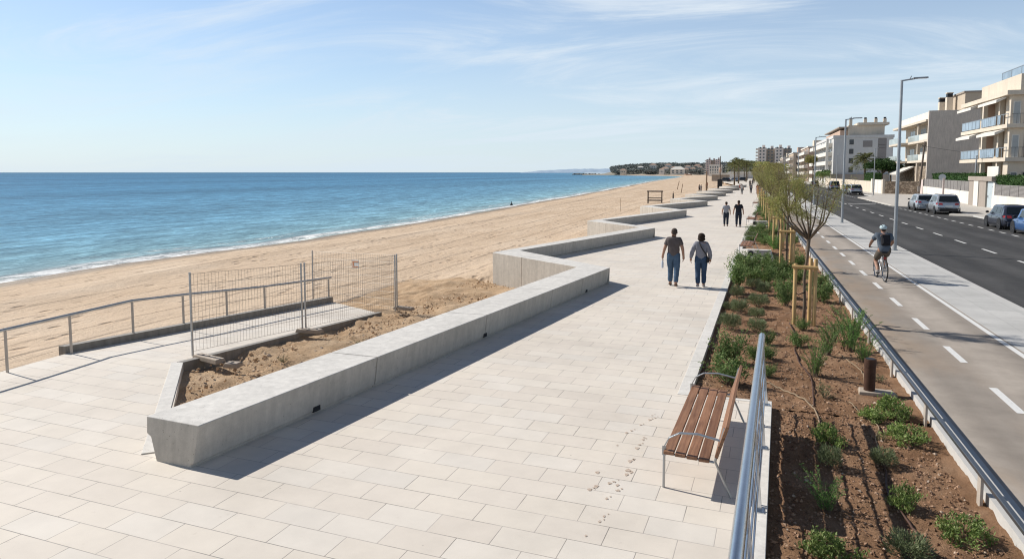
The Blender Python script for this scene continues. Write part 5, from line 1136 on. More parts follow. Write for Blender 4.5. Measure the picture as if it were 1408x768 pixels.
# ================================================================== buildings
def part(nm, mat, parent, *boxes, bevel=0):
    m = MB()
    for b in boxes: m.box(*b)
    return m.build(nm, M[mat], parent, bevel=bevel)
def window_x(parent, x, y0, y1, z0, z1, glass='win_glass', fr='white', n=2, nm='window'):
    """window on a wall whose outside faces -X, at x"""
    m = MB(); f = .07; m.box(x - .05, x - .004, y0, y1, z0, z0 + f); m.box(x - .05, x - .004, y0, y1, z1 - f, z1)
    for i in range(n + 1):
        yy = y0 + (y1 - y0 - f) * i / n; m.box(x - .048, x - .006, yy, yy + f, z0 + f, z1 - f)
    w_ = m.build(nm, M[fr], parent); m = MB(); m.box(x - .022, x - .008, y0 + .01, y1 - .01, z0 + .01, z1 - .01); m.build('pane', M[glass], w_); return w_
def window_y(parent, y, x0, x1, z0, z1, glass='win_glass', fr='white', n=2, nm='window'):
    m = MB(); f = .07; m.box(x0, x1, y - .05, y - .004, z0, z0 + f); m.box(x0, x1, y - .05, y - .004, z1 - f, z1)
    for i in range(n + 1):
        xx = x0 + (x1 - x0 - f) * i / n; m.box(xx, xx + f, y - .048, y - .006, z0 + f, z1 - f)
    w_ = m.build(nm, M[fr], parent); m = MB(); m.box(x0 + .01, x1 - .01, y - .022, y - .008, z0 + .01, z1 - .01); m.build('pane', M[glass], w_); return w_
# --- first house: cream flats with long glazed balconies
B = thing('apartment_house', 'nearest cream apartment house with long glazed balconies at the right edge', 'apartment house', (24, 81, 0))
B.location = (0, 0, 0)
part('wall', 'cream', B, (25.9, 40, 83.4, 97, -.3, 11.05)); part('side_wing', 'cream', B, (24.45, 40, 82.0, 83.39, -.3, 11.05))
part('roof_eave', 'cream', B, (23.9, 40.2, 81.3, 97.3, 11.06, 11.5)); part('parapet', 'cream', B, (25.05, 39.5, 81.5, 93.8, 11.5, 13.1))
for z in (4.5, 7.82):
    part('balcony_slab', 'cream', B, (24, 25.95, 81.3, 97.2, z, z + .38))
    m = MB()
    for a, b in ((83.55, 84.45), (84.95, 89.75), (90.25, 97.1)):
        n = max(1, round((b - a) / 1.3)); 
        for i in range(n): m.box(24.06, 24.085, a + (b - a) * i / n + .03, a + (b - a) * (i + 1) / n - .03, z + .46, z + 1.36)
    g = m.build('balcony_glass', M['rail_glass'], B)
    part('end_glass', 'rail_glass', B, (24.1, 25.9, 97.08, 97.1, z + .46, z + 1.36))
    m = MB(); m.box(24.04, 24.11, 81.33, 97.15, z + 1.36, z + 1.42)
    y = 81.4
    while y < 97.2: m.box(24.05, 24.10, y - .025, y + .025, z + .38, z + 1.36); y += 1.3
    m.box(24.1, 26, 97.07, 97.13, z + 1.36, z + 1.42); m.build('balcony_rail', M['galv'], B)
    m = MB()
    for x in (24.5, 24.8, 25.1, 25.4, 25.7, 26.0, 26.3): m.box(x, x + .02, 81.34, 81.36, z + .4, z + 1.36)
    m.box(24.4, 30, 81.33, 81.37, z + 1.36, z + 1.4); m.build('side_railing', M['dark_metal'], B)
    part('side_balcony', 'cream', B, (25.96, 31, 81.3, 81.99, z, z + .36))
for y in (84.5, 89.8):
    part('column', 'cream', B, (24.25, 24.65, y, y + .42, -.3, 4.49), (24.25, 24.65, y, y + .42, 4.885, 7.81), (24.25, 24.65, y, y + .42, 8.205, 11.055))
part('partition', 'cream_dim', B, (24.66, 25.9, 84.55, 84.85, 0, 4.49), (24.66, 25.9, 84.55, 84.85, 4.885, 7.81), (24.66, 25.9, 84.55, 84.85, 8.205, 11.055))
part('partition', 'terracotta', B, (24.9, 25.9, 91.9, 92.3, 0, 4.49), (24.9, 25.9, 91.9, 92.3, 4.885, 7.81), (24.9, 25.9, 91.9, 92.3, 8.205, 11.055))
for z in (1.2, 4.9, 8.22):
    window_x(B, 25.9, 85.6, 89.2, z + .05, z + 2.2, 'shutter', n=3); window_x(B, 25.9, 93, 96, z + .05, z + 2.2, 'win_glass', n=2)
    window_y(B, 82.0, 24.66, 25.3, z, z + 2.25, 'shutter' if z > 2 else 'win_glass', n=1, nm='door'); window_y(B, 82.0, 25.7, 26.6, z, z + 2.25, 'dark_open', 'taupe', n=1, nm='door'); window_y(B, 82.0, 28, 30, z + .8, z + 2.1, nm='window')
for z in (11.02, 7.78):
    for a, b in ((82.6, 88.6), (91.2, 96.6)):
        m = MB(); m.loft([(23.35, a, z - .62), (24.2, a, z - .2), (24.2, b, z - .2), (23.35, b, z - .62)], [(23.35, a, z - .34), (24.2, a, z - .02), (24.2, b, z - .02), (23.35, b, z - .34)]); m.build('awning', M['stone_white'], B)
m = MB()
for a, b, c, d in ((26, 26.03, 81.8, 90.5), (26, 32, 81.77, 81.8)): m.box(a, b, c, d, 13.15, 14.2)
m.build('roof_screen', M['rail_glass'], B)
m = MB(); m.box(25.98, 26.06, 81.7, 90.5, 14.2, 14.27); 
for y in (81.7, 84.6, 87.5, 90.4): m.box(25.98, 26.06, y, y + .06, 13.1, 14.2)
m.build('screen_frame', M['galv'], B)
# --- second house with the bare grey party wall
B = thing('apartment_house', 'second house with a bare windowless grey side wall and pale glazed balconies', 'apartment house')
part('party_wall', 'block_wall', B, (26.0, 52, 123, 123.5, -.3, 12.9))
part('wall', 'cream', B, (27.8, 52, 123.51, 149, -.3, 11.3)); part('roof_eave', 'cream', B, (25.7, 52, 123.51, 150, 11.31, 11.65)); part('parapet', 'stone_white', B, (26.5, 51.5, 123.52, 148, 11.66, 12.95))
part('side_plinth', 'taupe', B, (34, 51, 122.9, 122.99, -.2, 3.9))
for z in (5.0, 8.2):
    part('balcony_slab', 'cream', B, (26.05, 27.85, 123.51, 149, z, z + .36)); part('balcony_slab', 'cream', B, (25.0, 26.04, 138, 149, z + .01, z + .35))
    part('balcony_glass', 'rail_glass_pale', B, (26.08, 26.1, 129.5, 137.9, z + .36, z + 1.35)); part('balcony_glass', 'rail_glass_pale', B, (25.03, 25.06, 138, 149, z + .36, z + 1.35))
    part('balcony_front', 'stone_white', B, (26.06, 26.2, 123.6, 129.4, z + .365, z + 1.3))
    window_x(B, 27.8, 126, 129, z + .4, z + 2.6); window_x(B, 27.8, 133, 137, z + .4, z + 2.6, 'shutter'); window_x(B, 27.8, 141, 145, z + .4, z + 2.6)
part('column', 'cream', B, (26.2, 26.6, 131, 131.5, -.3, 4.99), (26.2, 26.6, 131, 131.5, 5.37, 8.19), (26.2, 26.6, 131, 131.5, 8.57, 11.3))
part('shade_strip', 'taupe', B, (25.9, 26.04, 124, 131, 11.2, 11.3))
part('ground_floor', 'rubble', B, (26.5, 27.79, 124, 148, -.2, 4.4))
m = MB(); m.loft([(23.8, 134, 3.0), (26.4, 134, 4.2), (26.4, 143, 4.2), (23.8, 143, 3.0)], [(23.8, 134, 3.2), (26.4, 134, 4.45), (26.4, 143, 4.45), (23.8, 143, 3.2)]); m.build('entrance_canopy', M['stone_white'], B)
part('roof_room', 'cream_dim', B, (31.0, 46, 124.2, 132, 12.96, 15.6)); part('roof_slab', 'taupe', B, (30.8, 46.2, 124.0, 132.2, 15.61, 15.85))
for x, y, h in ((29.6, 128.6, 16.4), (29.2, 131.4, 15.9)):
    c = part('chimney', 'cream', B, (x, x + .85, y, y + 1.0, 12.96, h - 1)); part('chimney_cap', 'dark_metal', c, (x + .05, x + .8, y + .05, y + .95, h - .997, h - .4)); part('cap_slab', 'cream', c, (x - .03, x + .88, y - .03, y + 1.03, h - .395, h - .25))
m = MB(); m.tube([(43, 125, 15.8), (43, 125, 18.4)], .05, 6)
for k in range(4): m.bar((42.2, 125, 17 + k * .4), (43.8, 125, 17 + k * .4), .04, .04)
m.build('aerial', M['galv'], B)
# --- third: grey white flats with curved balconies
B = thing('apartment_block', 'grey white five storey flats with stacked white balconies and a windowed side', 'apartment block')
part('wall', 'grey_render', B, (22.7, 38, 220, 277, -.3, 13.2)); part('parapet', 'grey_render', B, (22.5, 38.2, 219.8, 277, 13.21, 14.0))
part('penthouse', 'cream', B, (26.6, 36, 222, 262, 14.01, 16.9)); part('pent_eave', 'taupe', B, (24, 26.59, 221, 262, 16.2, 16.5)); part('pent_wall', 'terracotta', B, (24.6, 26.58, 223, 262, 14.01, 15.6)); part('stair_head', 'cream', B, (29, 37, 221, 230, 16.91, 17.6))
for i, x in enumerate((26.8, 30.6, 33.3, 35.6)): c = part('chimney', 'cream', B, (x, x + .8, 222, 222.9, 17.61 if x > 29 else 16.91, 18.7)); part('chimney_cap', 'dark_metal', c, (x + .1, x + .7, 222.1, 222.8, 18.705, 19.1))
for i in range(5):
    z = .35 + i * 2.65
    if i: part('balcony_front', 'stone_white', B, (21.0, 21.15, 224, 262, z - .1, z + 1.05), (21.0, 22.69, 223.85, 223.99, z - .1, z + 1.05)); part('balcony_slab', 'white', B, (21.16, 22.69, 224, 262, z - .1, z + .08))
    part('balcony_front', 'stone_white', B, (20.6, 20.75, 262.1, 277, z - .1, z + 1.05)); part('balcony_slab', 'white', B, (20.76, 22.69, 262.1, 277, z - .1, z + .08))
    for y in (226, 236, 246, 254): window_x(B, 22.7, y, y + 3.4, z + .2, z + 2.2, 'win_glass')
    if z > 2: window_y(B, 220, 26.7, 28.0, z + .3, z + 1.9, 'win_glass', 'white', 1)
    if 5 < z < 12: window_y(B, 220, 34.2, 36.2, z + .2, z + 2.1, 'dark_open' if i % 2 else 'win_glass', 'taupe', 1)
part('shutter_panel', 'slat_grey', B, (30.3, 32.7, 219.93, 219.99, 10.6, 12.4)); part('stair_strip', 'slat_grey', B, (34.1, 36.3, 219.95, 219.99, 3.5, 12.95)); part('corner_column', 'white', B, (21.0, 21.6, 222.6, 223.2, 0, 13.2))
part('low_shop', 'taupe', B, (22.0, 37, 218.6, 219.7, -.2, 2.9))
# --- fourth and fifth, more distant
def block(label, x0, x1, y0, y1, h, floors, mat, mat2, side='white', bal=True, top=True):
    B = thing('apartment_block', label, 'apartment block'); part('wall', mat, B, (x0, x1, y0, y1, -.3, h)); part('roof_edge', side, B, (x0 - .3, x1, y0 - .3, y1, h + .01, h + .5))
    fh = h / floors
    for i in range(floors):
        z = i * fh
        if bal and i: part('balcony_front', side, B, (x0 - 1.5, x0 - 1.35, y0 + 1, y1 - 1, z - .1, z + 1.0), (x0 - 1.34, x0 - .01, y0 + 1, y0 + 1.15, z - .1, z + 1.0)); part('balcony_slab', side, B, (x0 - 1.34, x0 - .01, y0 + 1.16, y1 - 1, z - .1, z + .05))
        n = max(2, int((y1 - y0) / 7))
        for k in range(n): y = y0 + (y1 - y0) * (k + .25) / n; window_x(B, x0, y, y + (y1 - y0) / n * .5, z + .3, z + 2.2, 'win_glass', mat2, 2)
        n = max(2, int((x1 - x0) / 4))
        for k in range(n): x = x0 + (x1 - x0) * (k + .3) / n; window_y(B, y0, x, x + 1.5, z + .9, z + 2.2, 'win_glass', mat2, 1)
    if top: part('roof_room', mat2, B, (x0 + 2, x0 + 6, y0 + 3, y0 + 9, h + .51, h + 2.8))
    return B
block('cream and ochre flats beyond the grey white block', 21.2, 33, 290, 330, 13.0, 5, 'terracotta', 'cream', 'stone_white')
block('low brown and cream flats behind the fourth street lamp', 18.8, 31, 345, 385, 12.2, 4, 'ochre', 'terracotta', 'white')
block('pale stepped flats just right of the brown tower', 17.5, 30, 420, 455, 11.5, 4, 'pink', 'cream', 'stone_white')
def tower(label, x0, x1, y, h, fl, mat, nb, sid='white'):
    B = thing('tower_block', label, 'tower block'); w_ = (x1 - x0) / nb
    for k in range(nb):
        a = x0 + k * w_; hh = h - (.8 if k % 2 else 0); yo = y + (2.5 if k % 2 else 0)
        part('wing', mat if k % 2 == 0 else 'taupe', B, (a + .01, a + w_ - .01, yo, y + 18, -1, hh)); part('lift_house', mat, B, (a + w_ * .5, a + w_ * .85, y + 4, y + 9, hh + .01, hh + 2.2))
        for i in range(fl):
            z = 1 + i * hh / fl
            for q in range(2): xx = a + w_ * (.18 + .4 * q); part('window', 'win_glass', B, (xx, xx + w_ * .2, yo - .06, yo - .01, z + .8, z + 2.0))
    for i in range(fl):
        z = 1 + i * h / fl; part('balcony_front', sid, B, (x0 - 1.8, x0 - .01, y + .5, y + 14, z - .2, z + 1.0))
    return B
tower('tall brown tower block with two wings beyond the trees', 5.9, 31.5, 600, 23.5, 9, 'tower_brown', 4)
tower('pinkish tower block standing alone behind the beach', -52, -35.5, 900, 19.5, 7, 'pink', 3, 'white')
B = thing('house', 'low white building at the foot of the pinkish tower', 'house'); part('wall', 'stone_white', B, (-44, -30, 820, 832, -1, 12.5)); [part('window', 'win_glass', B, (-43 + k * 2.6, -41.8 + k * 2.6, 819.9, 819.98, 2 + r * 3.2, 3.8 + r * 3.2)) for k in range(5) for r in range(3)]
# --- garden walls, fences, gates, hedges along the far pavement
def lw(a, b, th, z0, z1, m): # wall run between two plan points
    d = Vector((b[0] - a[0], b[1] - a[1], 0)).normalized(); n = Vector((-d.y, d.x, 0)) * th / 2; A = Vector((a[0], a[1], 0)); Bq = Vector((b[0], b[1], 0))
    q = [A - n, Bq - n, Bq + n, A + n]
    if (q[1] - q[0]).cross(q[3] - q[0]).z < 0: q = q[::-1]
    m.loft([p + Vector((0, 0, z0)) for p in q], [p + Vector((0, 0, z1)) for p in q])
def slat_fence(parent, a, b, z0, z1, step=2.1):
    d = Vector((b[0] - a[0], b[1] - a[1], 0)); L = d.length; m = MB()
    for k in range(9): z = z0 + (z1 - z0) * k / 9; lw(a, b, .03, z + .01, z + (z1 - z0) / 9 - .012, m)
    m.build('slat_panel', M['slat_grey'], parent); m = MB(); n = max(1, round(L / step))
    for i in range(n + 1): p = (a[0] + d.x * i / n, a[1] + d.y * i / n); m.box(p[0] - .05, p[0] + .05, p[1] - .05, p[1] + .05, z0, z1 + .03)
    m.build('fence_post', M['slat_grey'], parent)
t = thing('garden_wall', 'cream garden wall with brown slat fence under the right hand hedge', 'garden wall'); m = MB(); lw((22.3, 40), (22.05, 77.3), .3, -.2, 1.25, m); m.build('wall', M['stone_white'], t, bevel=.02); slat_fence(t, (22.3, 40), (22.05, 77.2), 1.26, 2.25)
t = thing('garden_wall', 'long cream garden wall with grey slat fence behind the parked silver cars', 'garden wall'); m = MB(); lw((22.4, 85.0), (24.9, 119), .3, -.2, 1.35, m); m.build('wall', M['stone_white'], t, bevel=.02); slat_fence(t, (22.42, 85.2), (24.9, 118.9), 1.36, 2.45)
t = thing('garden_gate', 'blue grey garden door in a tall frame of grey and white pillars', 'gate')
part('pillar', 'taupe', t, (21.95, 22.35, 83.2, 84.9, -.2, 2.55)); part('pillar', 'stone_white', t, (21.9, 22.35, 81.6, 83.1, -.2, 2.55)); part('pillar', 'taupe', t, (21.96, 22.35, 79.4, 81.5, -.2, 2.55)); part('lintel', 'taupe', t, (21.85, 22.45, 77.4, 84.95, 2.56, 3.0))
d_ = part('door', 'door_blue', t, (22.1, 22.2, 77.45, 79.35, -.05, 2.5)); part('handle', 'galv', d_, (22.03, 22.09, 79.0, 79.15, .95, 1.15))
part('pillar', 'stone_white', t, (21.98, 22.35, 76.9, 77.39, -.2, 2.4))
t = thing('rubble_wall', 'rough brown stone garden wall between the utility pole and the white gate', 'garden wall'); m = MB(); lw((24.95, 122.6), (20.6, 124.4), .35, -.2, 2.0, m); m.build('wall', M['rubble'], t, bevel=.02); part('end_pillar', 'pink', t, (24.85, 25.3, 119.4, 121.4, -.2, 2.3))
t = thing('garden_gate', 'white double garden gate beside the rubble stone wall', 'gate'); part('pillar', 'cream', t, (20.2, 20.55, 124.3, 125.3, -.2, 2.3)); part('pillar', 'stone_white', t, (19.8, 20.15, 132, 133, -.2, 2.3))
for y in (125.35, 128.7): part('gate_leaf', 'white', t, (20.2, 20.28, y, y + 3.25, -.05, 2.2))
t = thing('garden_wall', 'cream garden wall beyond the white gate, below the dark bushes', 'garden wall'); m = MB(); lw((20.0, 133.1), (19.6, 205), .3, -.2, 1.9, m); m.build('wall', M['cream'], t)
def hedge(label, a, b, wd, z0, z1, n):
    t = thing('hedge', label, 'hedge'); sp = []; m = MB(); lw(a, b, wd * .8, z0, z1 - .15, m); m.build('hedge_core', M['leaf_hedge'], t)
    d = Vector((b[0] - a[0], b[1] - a[1], 0)); L = d.length; u = d.normalized(); nn = Vector((-u.y, u.x, 0))
    for i in range(n):
        s = rng.random(); face = rng.random(); h = 1 + .07 * noise.noise((s * L * .8, 0, 4))
        if face < .4: p = Vector((a[0], a[1], 0)) + d * s + nn * wd * rng.uniform(-.5, .5) + Vector((0, 0, z1 * h - rng.random() * .2))
        else: p = Vector((a[0], a[1], 0)) + d * s + nn * wd * .5 * (1 if rng.random() < .85 else -1) * rng.uniform(.85, 1.08) + Vector((0, 0, rng.uniform(z0, z1 * h)))
        sp.append((p, rdir(.3), rng.uniform(.10, .22), rng.uniform(.07, .12), 0))
    me = scatter_leaves('foliage', [M['leaf_hedge']], sp); o = bpy.data.objects.new('foliage', me); COL.objects.link(o); o.parent = t
hedge('clipped dark green hedge above the brown slat fence at the right edge', (22.9, 50), (22.7, 78), 1.0, 1.0, 3.05, 9000)
hedge('long clipped hedge in front of the bare grey side wall', (23.6, 86), (27, 121), 1.2, .8, 3.2, 9000)
hedge('low hedge on the garden wall beside the thin lamp post', (20.9, 133), (20.6, 142), 1.3, .5, 3.2, 3500)
def bush(label, x, y, z, rx, ry, rz, n, leafsz, mat, trunk=None, group=None, nm='tree'):
    t = thing(nm, label, nm if nm != 'street_tree' else 'tree', (x, y, 0), 0, group); sp = []; blobs = [(rdir(0).normalized() * rng.uniform(.25, .75), rng.uniform(.3, .55)) for _ in range(11)]
    for i in range(n):
        c, r = rng.choice(blobs); d = rdir(0).normalized(); p = c + d * r * rng.uniform(.55, 1.05)
        sp.append((Vector((p.x * rx, p.y * ry, z + p.z * rz)), rdir(.2), leafsz * rng.uniform(.6, 1.3), leafsz * rng.uniform(.35, .6), 0))
    me = scatter_leaves('crown', [M[mat]], sp); o = bpy.data.objects.new('crown', me); COL.objects.link(o); o.parent = t
    if trunk:
        m = MB(); m.tube([(0, 0, -.3), (.1, 0, z * .5), (0, .1, z)], [trunk, trunk * .8, trunk * .5], 8)
        for k in range(5): d = rdir(.2).normalized(); m.tube([(0, .05, z * .75), (d.x * rx * .3, d.y * ry * .3, z), (d.x * rx * .6, d.y * ry * .6, z + abs(d.z) * rz * .6)], [trunk * .5, trunk * .3, trunk * .1], 6)
        m.build('trunk', M['trunk'], t, smooth=True)
    return t
bush('dense dark green tree beside the palm in front of the grey flats', 23.0, 143, 4.0, 3.4, 3.2, 2.4, 6500, .34, 'leaf_hedge', .2)
bush('second bushy green tree right of the dark one, under the balconies', 25.6, 150, 3.9, 2.5, 3, 2.1, 4000, .34, 'leaf_green', .18)
bush('autumn coloured street tree in front of the stacked balconies', 16.9, 215, 6.2, 2.0, 2.4, 3.6, 3500, .35, 'leaf_rust', .15, None, 'street_tree')
bush('green bushy hedge tree below the stacked balconies', 19.5, 213, 2.6, 2.4, 5, 1.8, 3000, .4, 'leaf_green', .15)
bush('rusty crowned tree at the far end of the young tree row', 3.4, 150, 3.6, 3.0, 6, 2.2, 4500, .3, 'leaf_rust', .15)
bush('olive crowned tree behind the rusty one at the end of the row', 5.2, 190, 4.0, 4.0, 8, 2.6, 4500, .4, 'leaf_olive', .18)
bush('round green tree among the far parked cars', 8.5, 300, 4.2, 4.5, 8, 3.4, 3500, .5, 'leaf_green', .2)
# palms
def palm(label, x, y, h, crown, n=34, seed=1, mat='leaf_palm', group=None, leaf_n=22):
    global rng
    old = rng; rng = random.Random(seed); t = thing('palm_tree', label, 'palm tree', (x, y, 0), 0, group); m = MB(); m.tube([(0, 0, -.3), (.06, 0, h * .4), (-.05, .05, h * .8), (0, 0, h)], [.24, .19, .17, .22], 10); m.build('trunk', M['palm_trunk'], t, smooth=True)
    sp = []; st = MB()
    for i in range(n):
        a = rng.random() * 6.283; e = rng.uniform(-.45, 1.25); d = Vector((math.cos(a) * math.cos(e), math.sin(a) * math.cos(e), math.sin(e))); pts = []
        for s in (0, .25, .5, .75, 1): pts.append(Vector((0, 0, h)) + d * crown * s + Vector((0, 0, -crown * .55 * s * s)))
        st.tube(pts, [.03, .025, .02, .015, .006], 4); side = d.cross(Vector((0, 0, 1))).normalized()
        for k in range(leaf_n * 2):
            s = rng.uniform(.15, 1) * 4; q = min(3, int(s)); p = pts[q].lerp(pts[q + 1], s - q); sp.append((p, side * (1 if k % 2 else -1) + d * .7 + Vector((0, 0, -.35)), crown * .26, crown * .022, 0))
    me = scatter_leaves('fronds', [M[mat]], sp); o = bpy.data.objects.new('fronds', me); COL.objects.link(o); o.parent = t; st.build('frond_stem', M['leaf_palm'], t); rng = old
palm('date palm in front of the grey white flats, next to the thin lamp', 20.6, 146, 6.0, 2.6, 44, 3)
palm('palm tree on the far promenade left of the walkers', -3.9, 196, 5.6, 2.6, 30, 4); palm('second palm behind the far bench walls, a little right of the first', -3.2, 222, 6.6, 3.0, 30, 5); palm('palm right of the two promenade palms, shorter', -1.2, 262, 6.2, 3.4, 30, 6)
for i, (x, y, h) in enumerate(((-2.2, 300, 7), (1.5, 320, 7), (-5.5, 330, 7.5), (4.5, 350, 7), (-1.0, 380, 8), (7, 400, 8), (-10, 420, 8))): palm('small palm or tree in the far cluster at the end of the promenade', x, y, h, 3.6, 24, 10 + i, 'leaf_palm', 'far palm cluster', 14)
# far kiosk, cars and low roofs at the end of the promenade
t = thing('kiosk', 'small white roofed kiosk at the far end of the promenade', 'kiosk', (-12, 300, 0)); part('wall', 'taupe', t, (-3.0, 4.0, 0, 5, -.2, 2.4)); part('roof', 'stone_white', t, (-4, 5, -1, 6, 2.41, 3.2))
t = thing('kiosk', 'long low white pavilion behind the far palms', 'kiosk', (-2, 400, 0)); part('wall', 'grey_render', t, (-9, 9, 0, 6, -.2, 3)); part('roof', 'stone_white', t, (-10, 10, -1, 7, 3.01, 3.8))
for i, (x, y, c) in enumerate(((-6.6, 265, 'car_dark'), (-3.5, 268, 'car_silver'), (-.8, 285, 'car_dark'))): make_car('hatchback', ['dark car parked at the far end of the promenade, left', 'silver car parked between the far dark cars', 'dark car parked at the far end of the promenade, right'][i], M[c], 4.2, 1.78, 1.5, 0, (x, y, 0), R(80))
# utility pole, round sign, grey flag pole
t = thing('utility_pole', 'leaning weathered wooden utility pole at the end of the cream garden wall', 'utility pole', (24.2, 118.9, 0)); m = MB(); m.tube([(0, 0, -.3), (.55, 0, 8.0)], [.17, .12], 12); m.build('pole', M['grey_wood'], t, smooth='auto'); m = MB(); m.box(.2, .7, -.06, .06, 7.3, 7.42); m.build('crossarm', M['grey_wood'], t); m = MB(); m.box(-.2, .12, -.3, -.1, .5, 1.3); m.build('meter_box', M['slat_grey'], t)
m = MB(); m.tube([(24.75, 118.85, 7.3)] + [(24.75 + (52 - 24.75) * s, 118.9 + 4 * s, 7.3 - 2.2 * math.sin(math.pi * s) * .9 + 1.2 * s) for s in (.1, .2, .3, .4, .5, .6, .7, .8, .9, 1)], .018, 4); tag(m.build('overhead_cable', M['dark_metal']), 'thin overhead cable sagging from the utility pole across the grey wall', 'cable')
t = thing('round_sign', 'round grey back of a traffic sign on a pale post behind the silver cars', 'traffic sign', (21.2, 91.8, 0)); m = MB(); m.box(-.09, .09, -.07, .07, 0, 2.75); m.build('post', M['pink'], t, bevel=.01); m = MB(); m.disc((-.13, .12, 2.85), (.35, 1, 0), .37, .03, 24); m.build('disc', M['galv'], t)
t = thing('down_pole', 'thin pale blue grey pole standing behind the grey slat fence', 'pole', (23.4, 88.6, 0)); m = MB(); m.tube([(0, 0, 0), (.1, 0, 5.2)], [.09, .08], 10); m.build('shaft', M['lamp_grey'], t, smooth='auto'); m = MB(); m.cyl((.1, 0), .1, 5.15, 5.25, 10); m.build('cap', M['lamp_grey'], t)
t = thing('sign_board', 'blank pale board leaning behind the garden gate', 'board', (22.9, 82.3, 0)); m = MB(); m.box(0, .06, -3.0, .3, 2.4, 4.0); m.build('panel', M['stone_white'], t, bevel=.01); m = MB(); m.box(.07, .12, -2.9, -2.8, 0, 3.8); m.box(.07, .12, .1, .2, 0, 3.8); m.build('leg', M['galv'], t)

# ================================================================== on the beach
BZ = lambda x, y: base_z(x, y, waterline(y)) - .03
z = BZ(-12.6, 99); t = thing('beach_frame', 'dark open timber frame standing on the sand behind the walls', 'timber frame', (-12.6, 99, z), R(6), None)
for x in (-.95, .95):
    for y in (-.5, .5): m = MB(); m.box(x - .075, x + .075, y - .075, y + .075, -.1, 1.62); m.build('post', M['grey_wood'], t)
m = MB(); m.box(-1.1, 1.1, -.65, .65, 1.62, 1.78); m.build('roof_board', M['grey_wood'], t); m = MB(); m.box(-1.05, 1.05, -.6, .6, .36, .5); m.build('deck', M['grey_wood'], t)
m = MB(); m.box(-1, 1, -.58, -.53, .72, .80); m.box(-1, 1, .53, .58, .72, .80); m.build('side_rail', M['grey_wood'], t); m = MB(); m.box(1.1, 3.2, -.4, .3, .02, .14); m.box(2.0, 3.8, -.3, .1, .12, .2); m.build('plank_pile', M['grey_wood'], t)
def pole(label, x, y, h, lean=0, r=.05, mat='post_wood', knob=None):
    t = thing('beach_pole', label, 'pole', (x, y, BZ(x, y)), 0, 'poles standing in the sand'); m = MB(); m.tube([(0, 0, -.2), (lean, 0, h)], [r, r * .8], 8); m.build('shaft', M[mat], t, smooth='auto')
    m = MB(); m.disc((lean, 0, h), (0, 0, 1), r * 1.1, .03, 8); m.build('tip', M['dark_metal'], t)
pole('thin pale pole on the sand left of the timber frame', -13.6, 77, 1.55, 0, .02); pole('leaning twin sticks in the sand, farthest left', -17.4, 180, 2.2, .5, .09); pole('leaning stick in the sand before the fifth wall', -13.6, 149, 1.9, .35, .08)
pole('short dark stump right of the timber frame', -11.2, 110, .95, 0, .12, 'dark_metal'); pole('little marker peg in the sand', -14.3, 140, .6, .05, .06)
pole('tall brown wooden post on the sand by the far bench walls', -8.9, 157, 4.4, 0, .16)
t = thing('shower_column', 'dark column with a boxy base and slim mast on the promenade edge', 'column', (-6.1, 157, .3)); m = MB(); m.box(-.5, .5, -.5, .5, -.3, 1.6); m.build('base_box', M['dark_metal'], t, bevel=.05); m = MB(); m.tube([(0, 0, 1.6), (0, 0, 6.6)], [.14, .09], 10); m.build('mast', M['grey_wood'], t); m = MB(); m.ball((0, 0, 3.6), .3, .3, .6, 12, 8); m.build('lantern', M['terracotta'], t); m = MB(); m.box(.55, .75, -.1, .1, 0.6, 1.1); m.build('side_bracket', M['dark_metal'], t)
t = thing('marker_buoy', 'small dark buoy floating just off the shore', 'buoy', (-29.5, 104, SEA)); t.location.x = waterline(104) - 1.2; m = MB(); m.ball((0, 0, .08), .22, .22, .2, 12, 8); m.build('float', M['black'], t, smooth=True); m = MB(); m.tube([(0, 0, .2), (0, 0, .62)], .05, 8); m.build('stick', M['black'], t)
t = thing('boat', 'small dark boat drawn up on the far curve of the beach', 'boat', (-84, 1030, -1.0), R(70)); m = MB(); m.loft([(-1.2, -5, 0), (1.2, -5, 0), (1.3, 3, 0), (0, 6, .3), (-1.3, 3, 0)], [(-1.8, -5.2, 1.8), (1.8, -5.2, 1.8), (1.9, 3, 1.9), (0, 7.2, 2.3), (-1.9, 3, 1.9)]); m.build('hull', M['terracotta'], t); m = MB(); m.box(-.9, .9, -3, 0, 1.8, 3.2); m.build('cabin', M['white'], t)

# ================================================================== headland, jetty, distant hills
prof = [(800, 0), (815, 1.2), (828, 2.5), (840, 6), (852, 10), (880, 12.5), (910, 14), (950, 13.5), (985, 14), (1020, 15), (1060, 15), (1120, 15)]
def px2x(px, y):  # plan position of a bearing, fixed once from the survey of the photo
    a = (px - 704) / 950; return y * (a * math.cos(YAW) - math.sin(YAW)) / (a * math.sin(YAW) + math.cos(YAW))
HR = [(px2x(p, 1290 - (p - 775) * .3), 1290 - (p - 775) * .3, h) for p, h in prof]
rows = []
for (dy, k) in ((-75, -.15), (-55, .08), (-20, .5), (25, .95), (90, 1), (260, .6), (500, .1)):
    r = []
    for i in range(len(HR) - 1):
        for s in (0, .2, .4, .6, .8):
            x = HR[i][0] + (HR[i + 1][0] - HR[i][0]) * s; y = HR[i][1] + (HR[i + 1][1] - HR[i][1]) * s + dy; h = HR[i][2] + (HR[i + 1][2] - HR[i][2]) * s
            r.append((x * (1 + dy / 1330), y, -1.6 + h * k + 1.5 * k * noise.noise((x * .02, y * .02, 0))))
    rows.append(r)
struct(grid_mesh('headland', rows, M['headland']))
sp = []
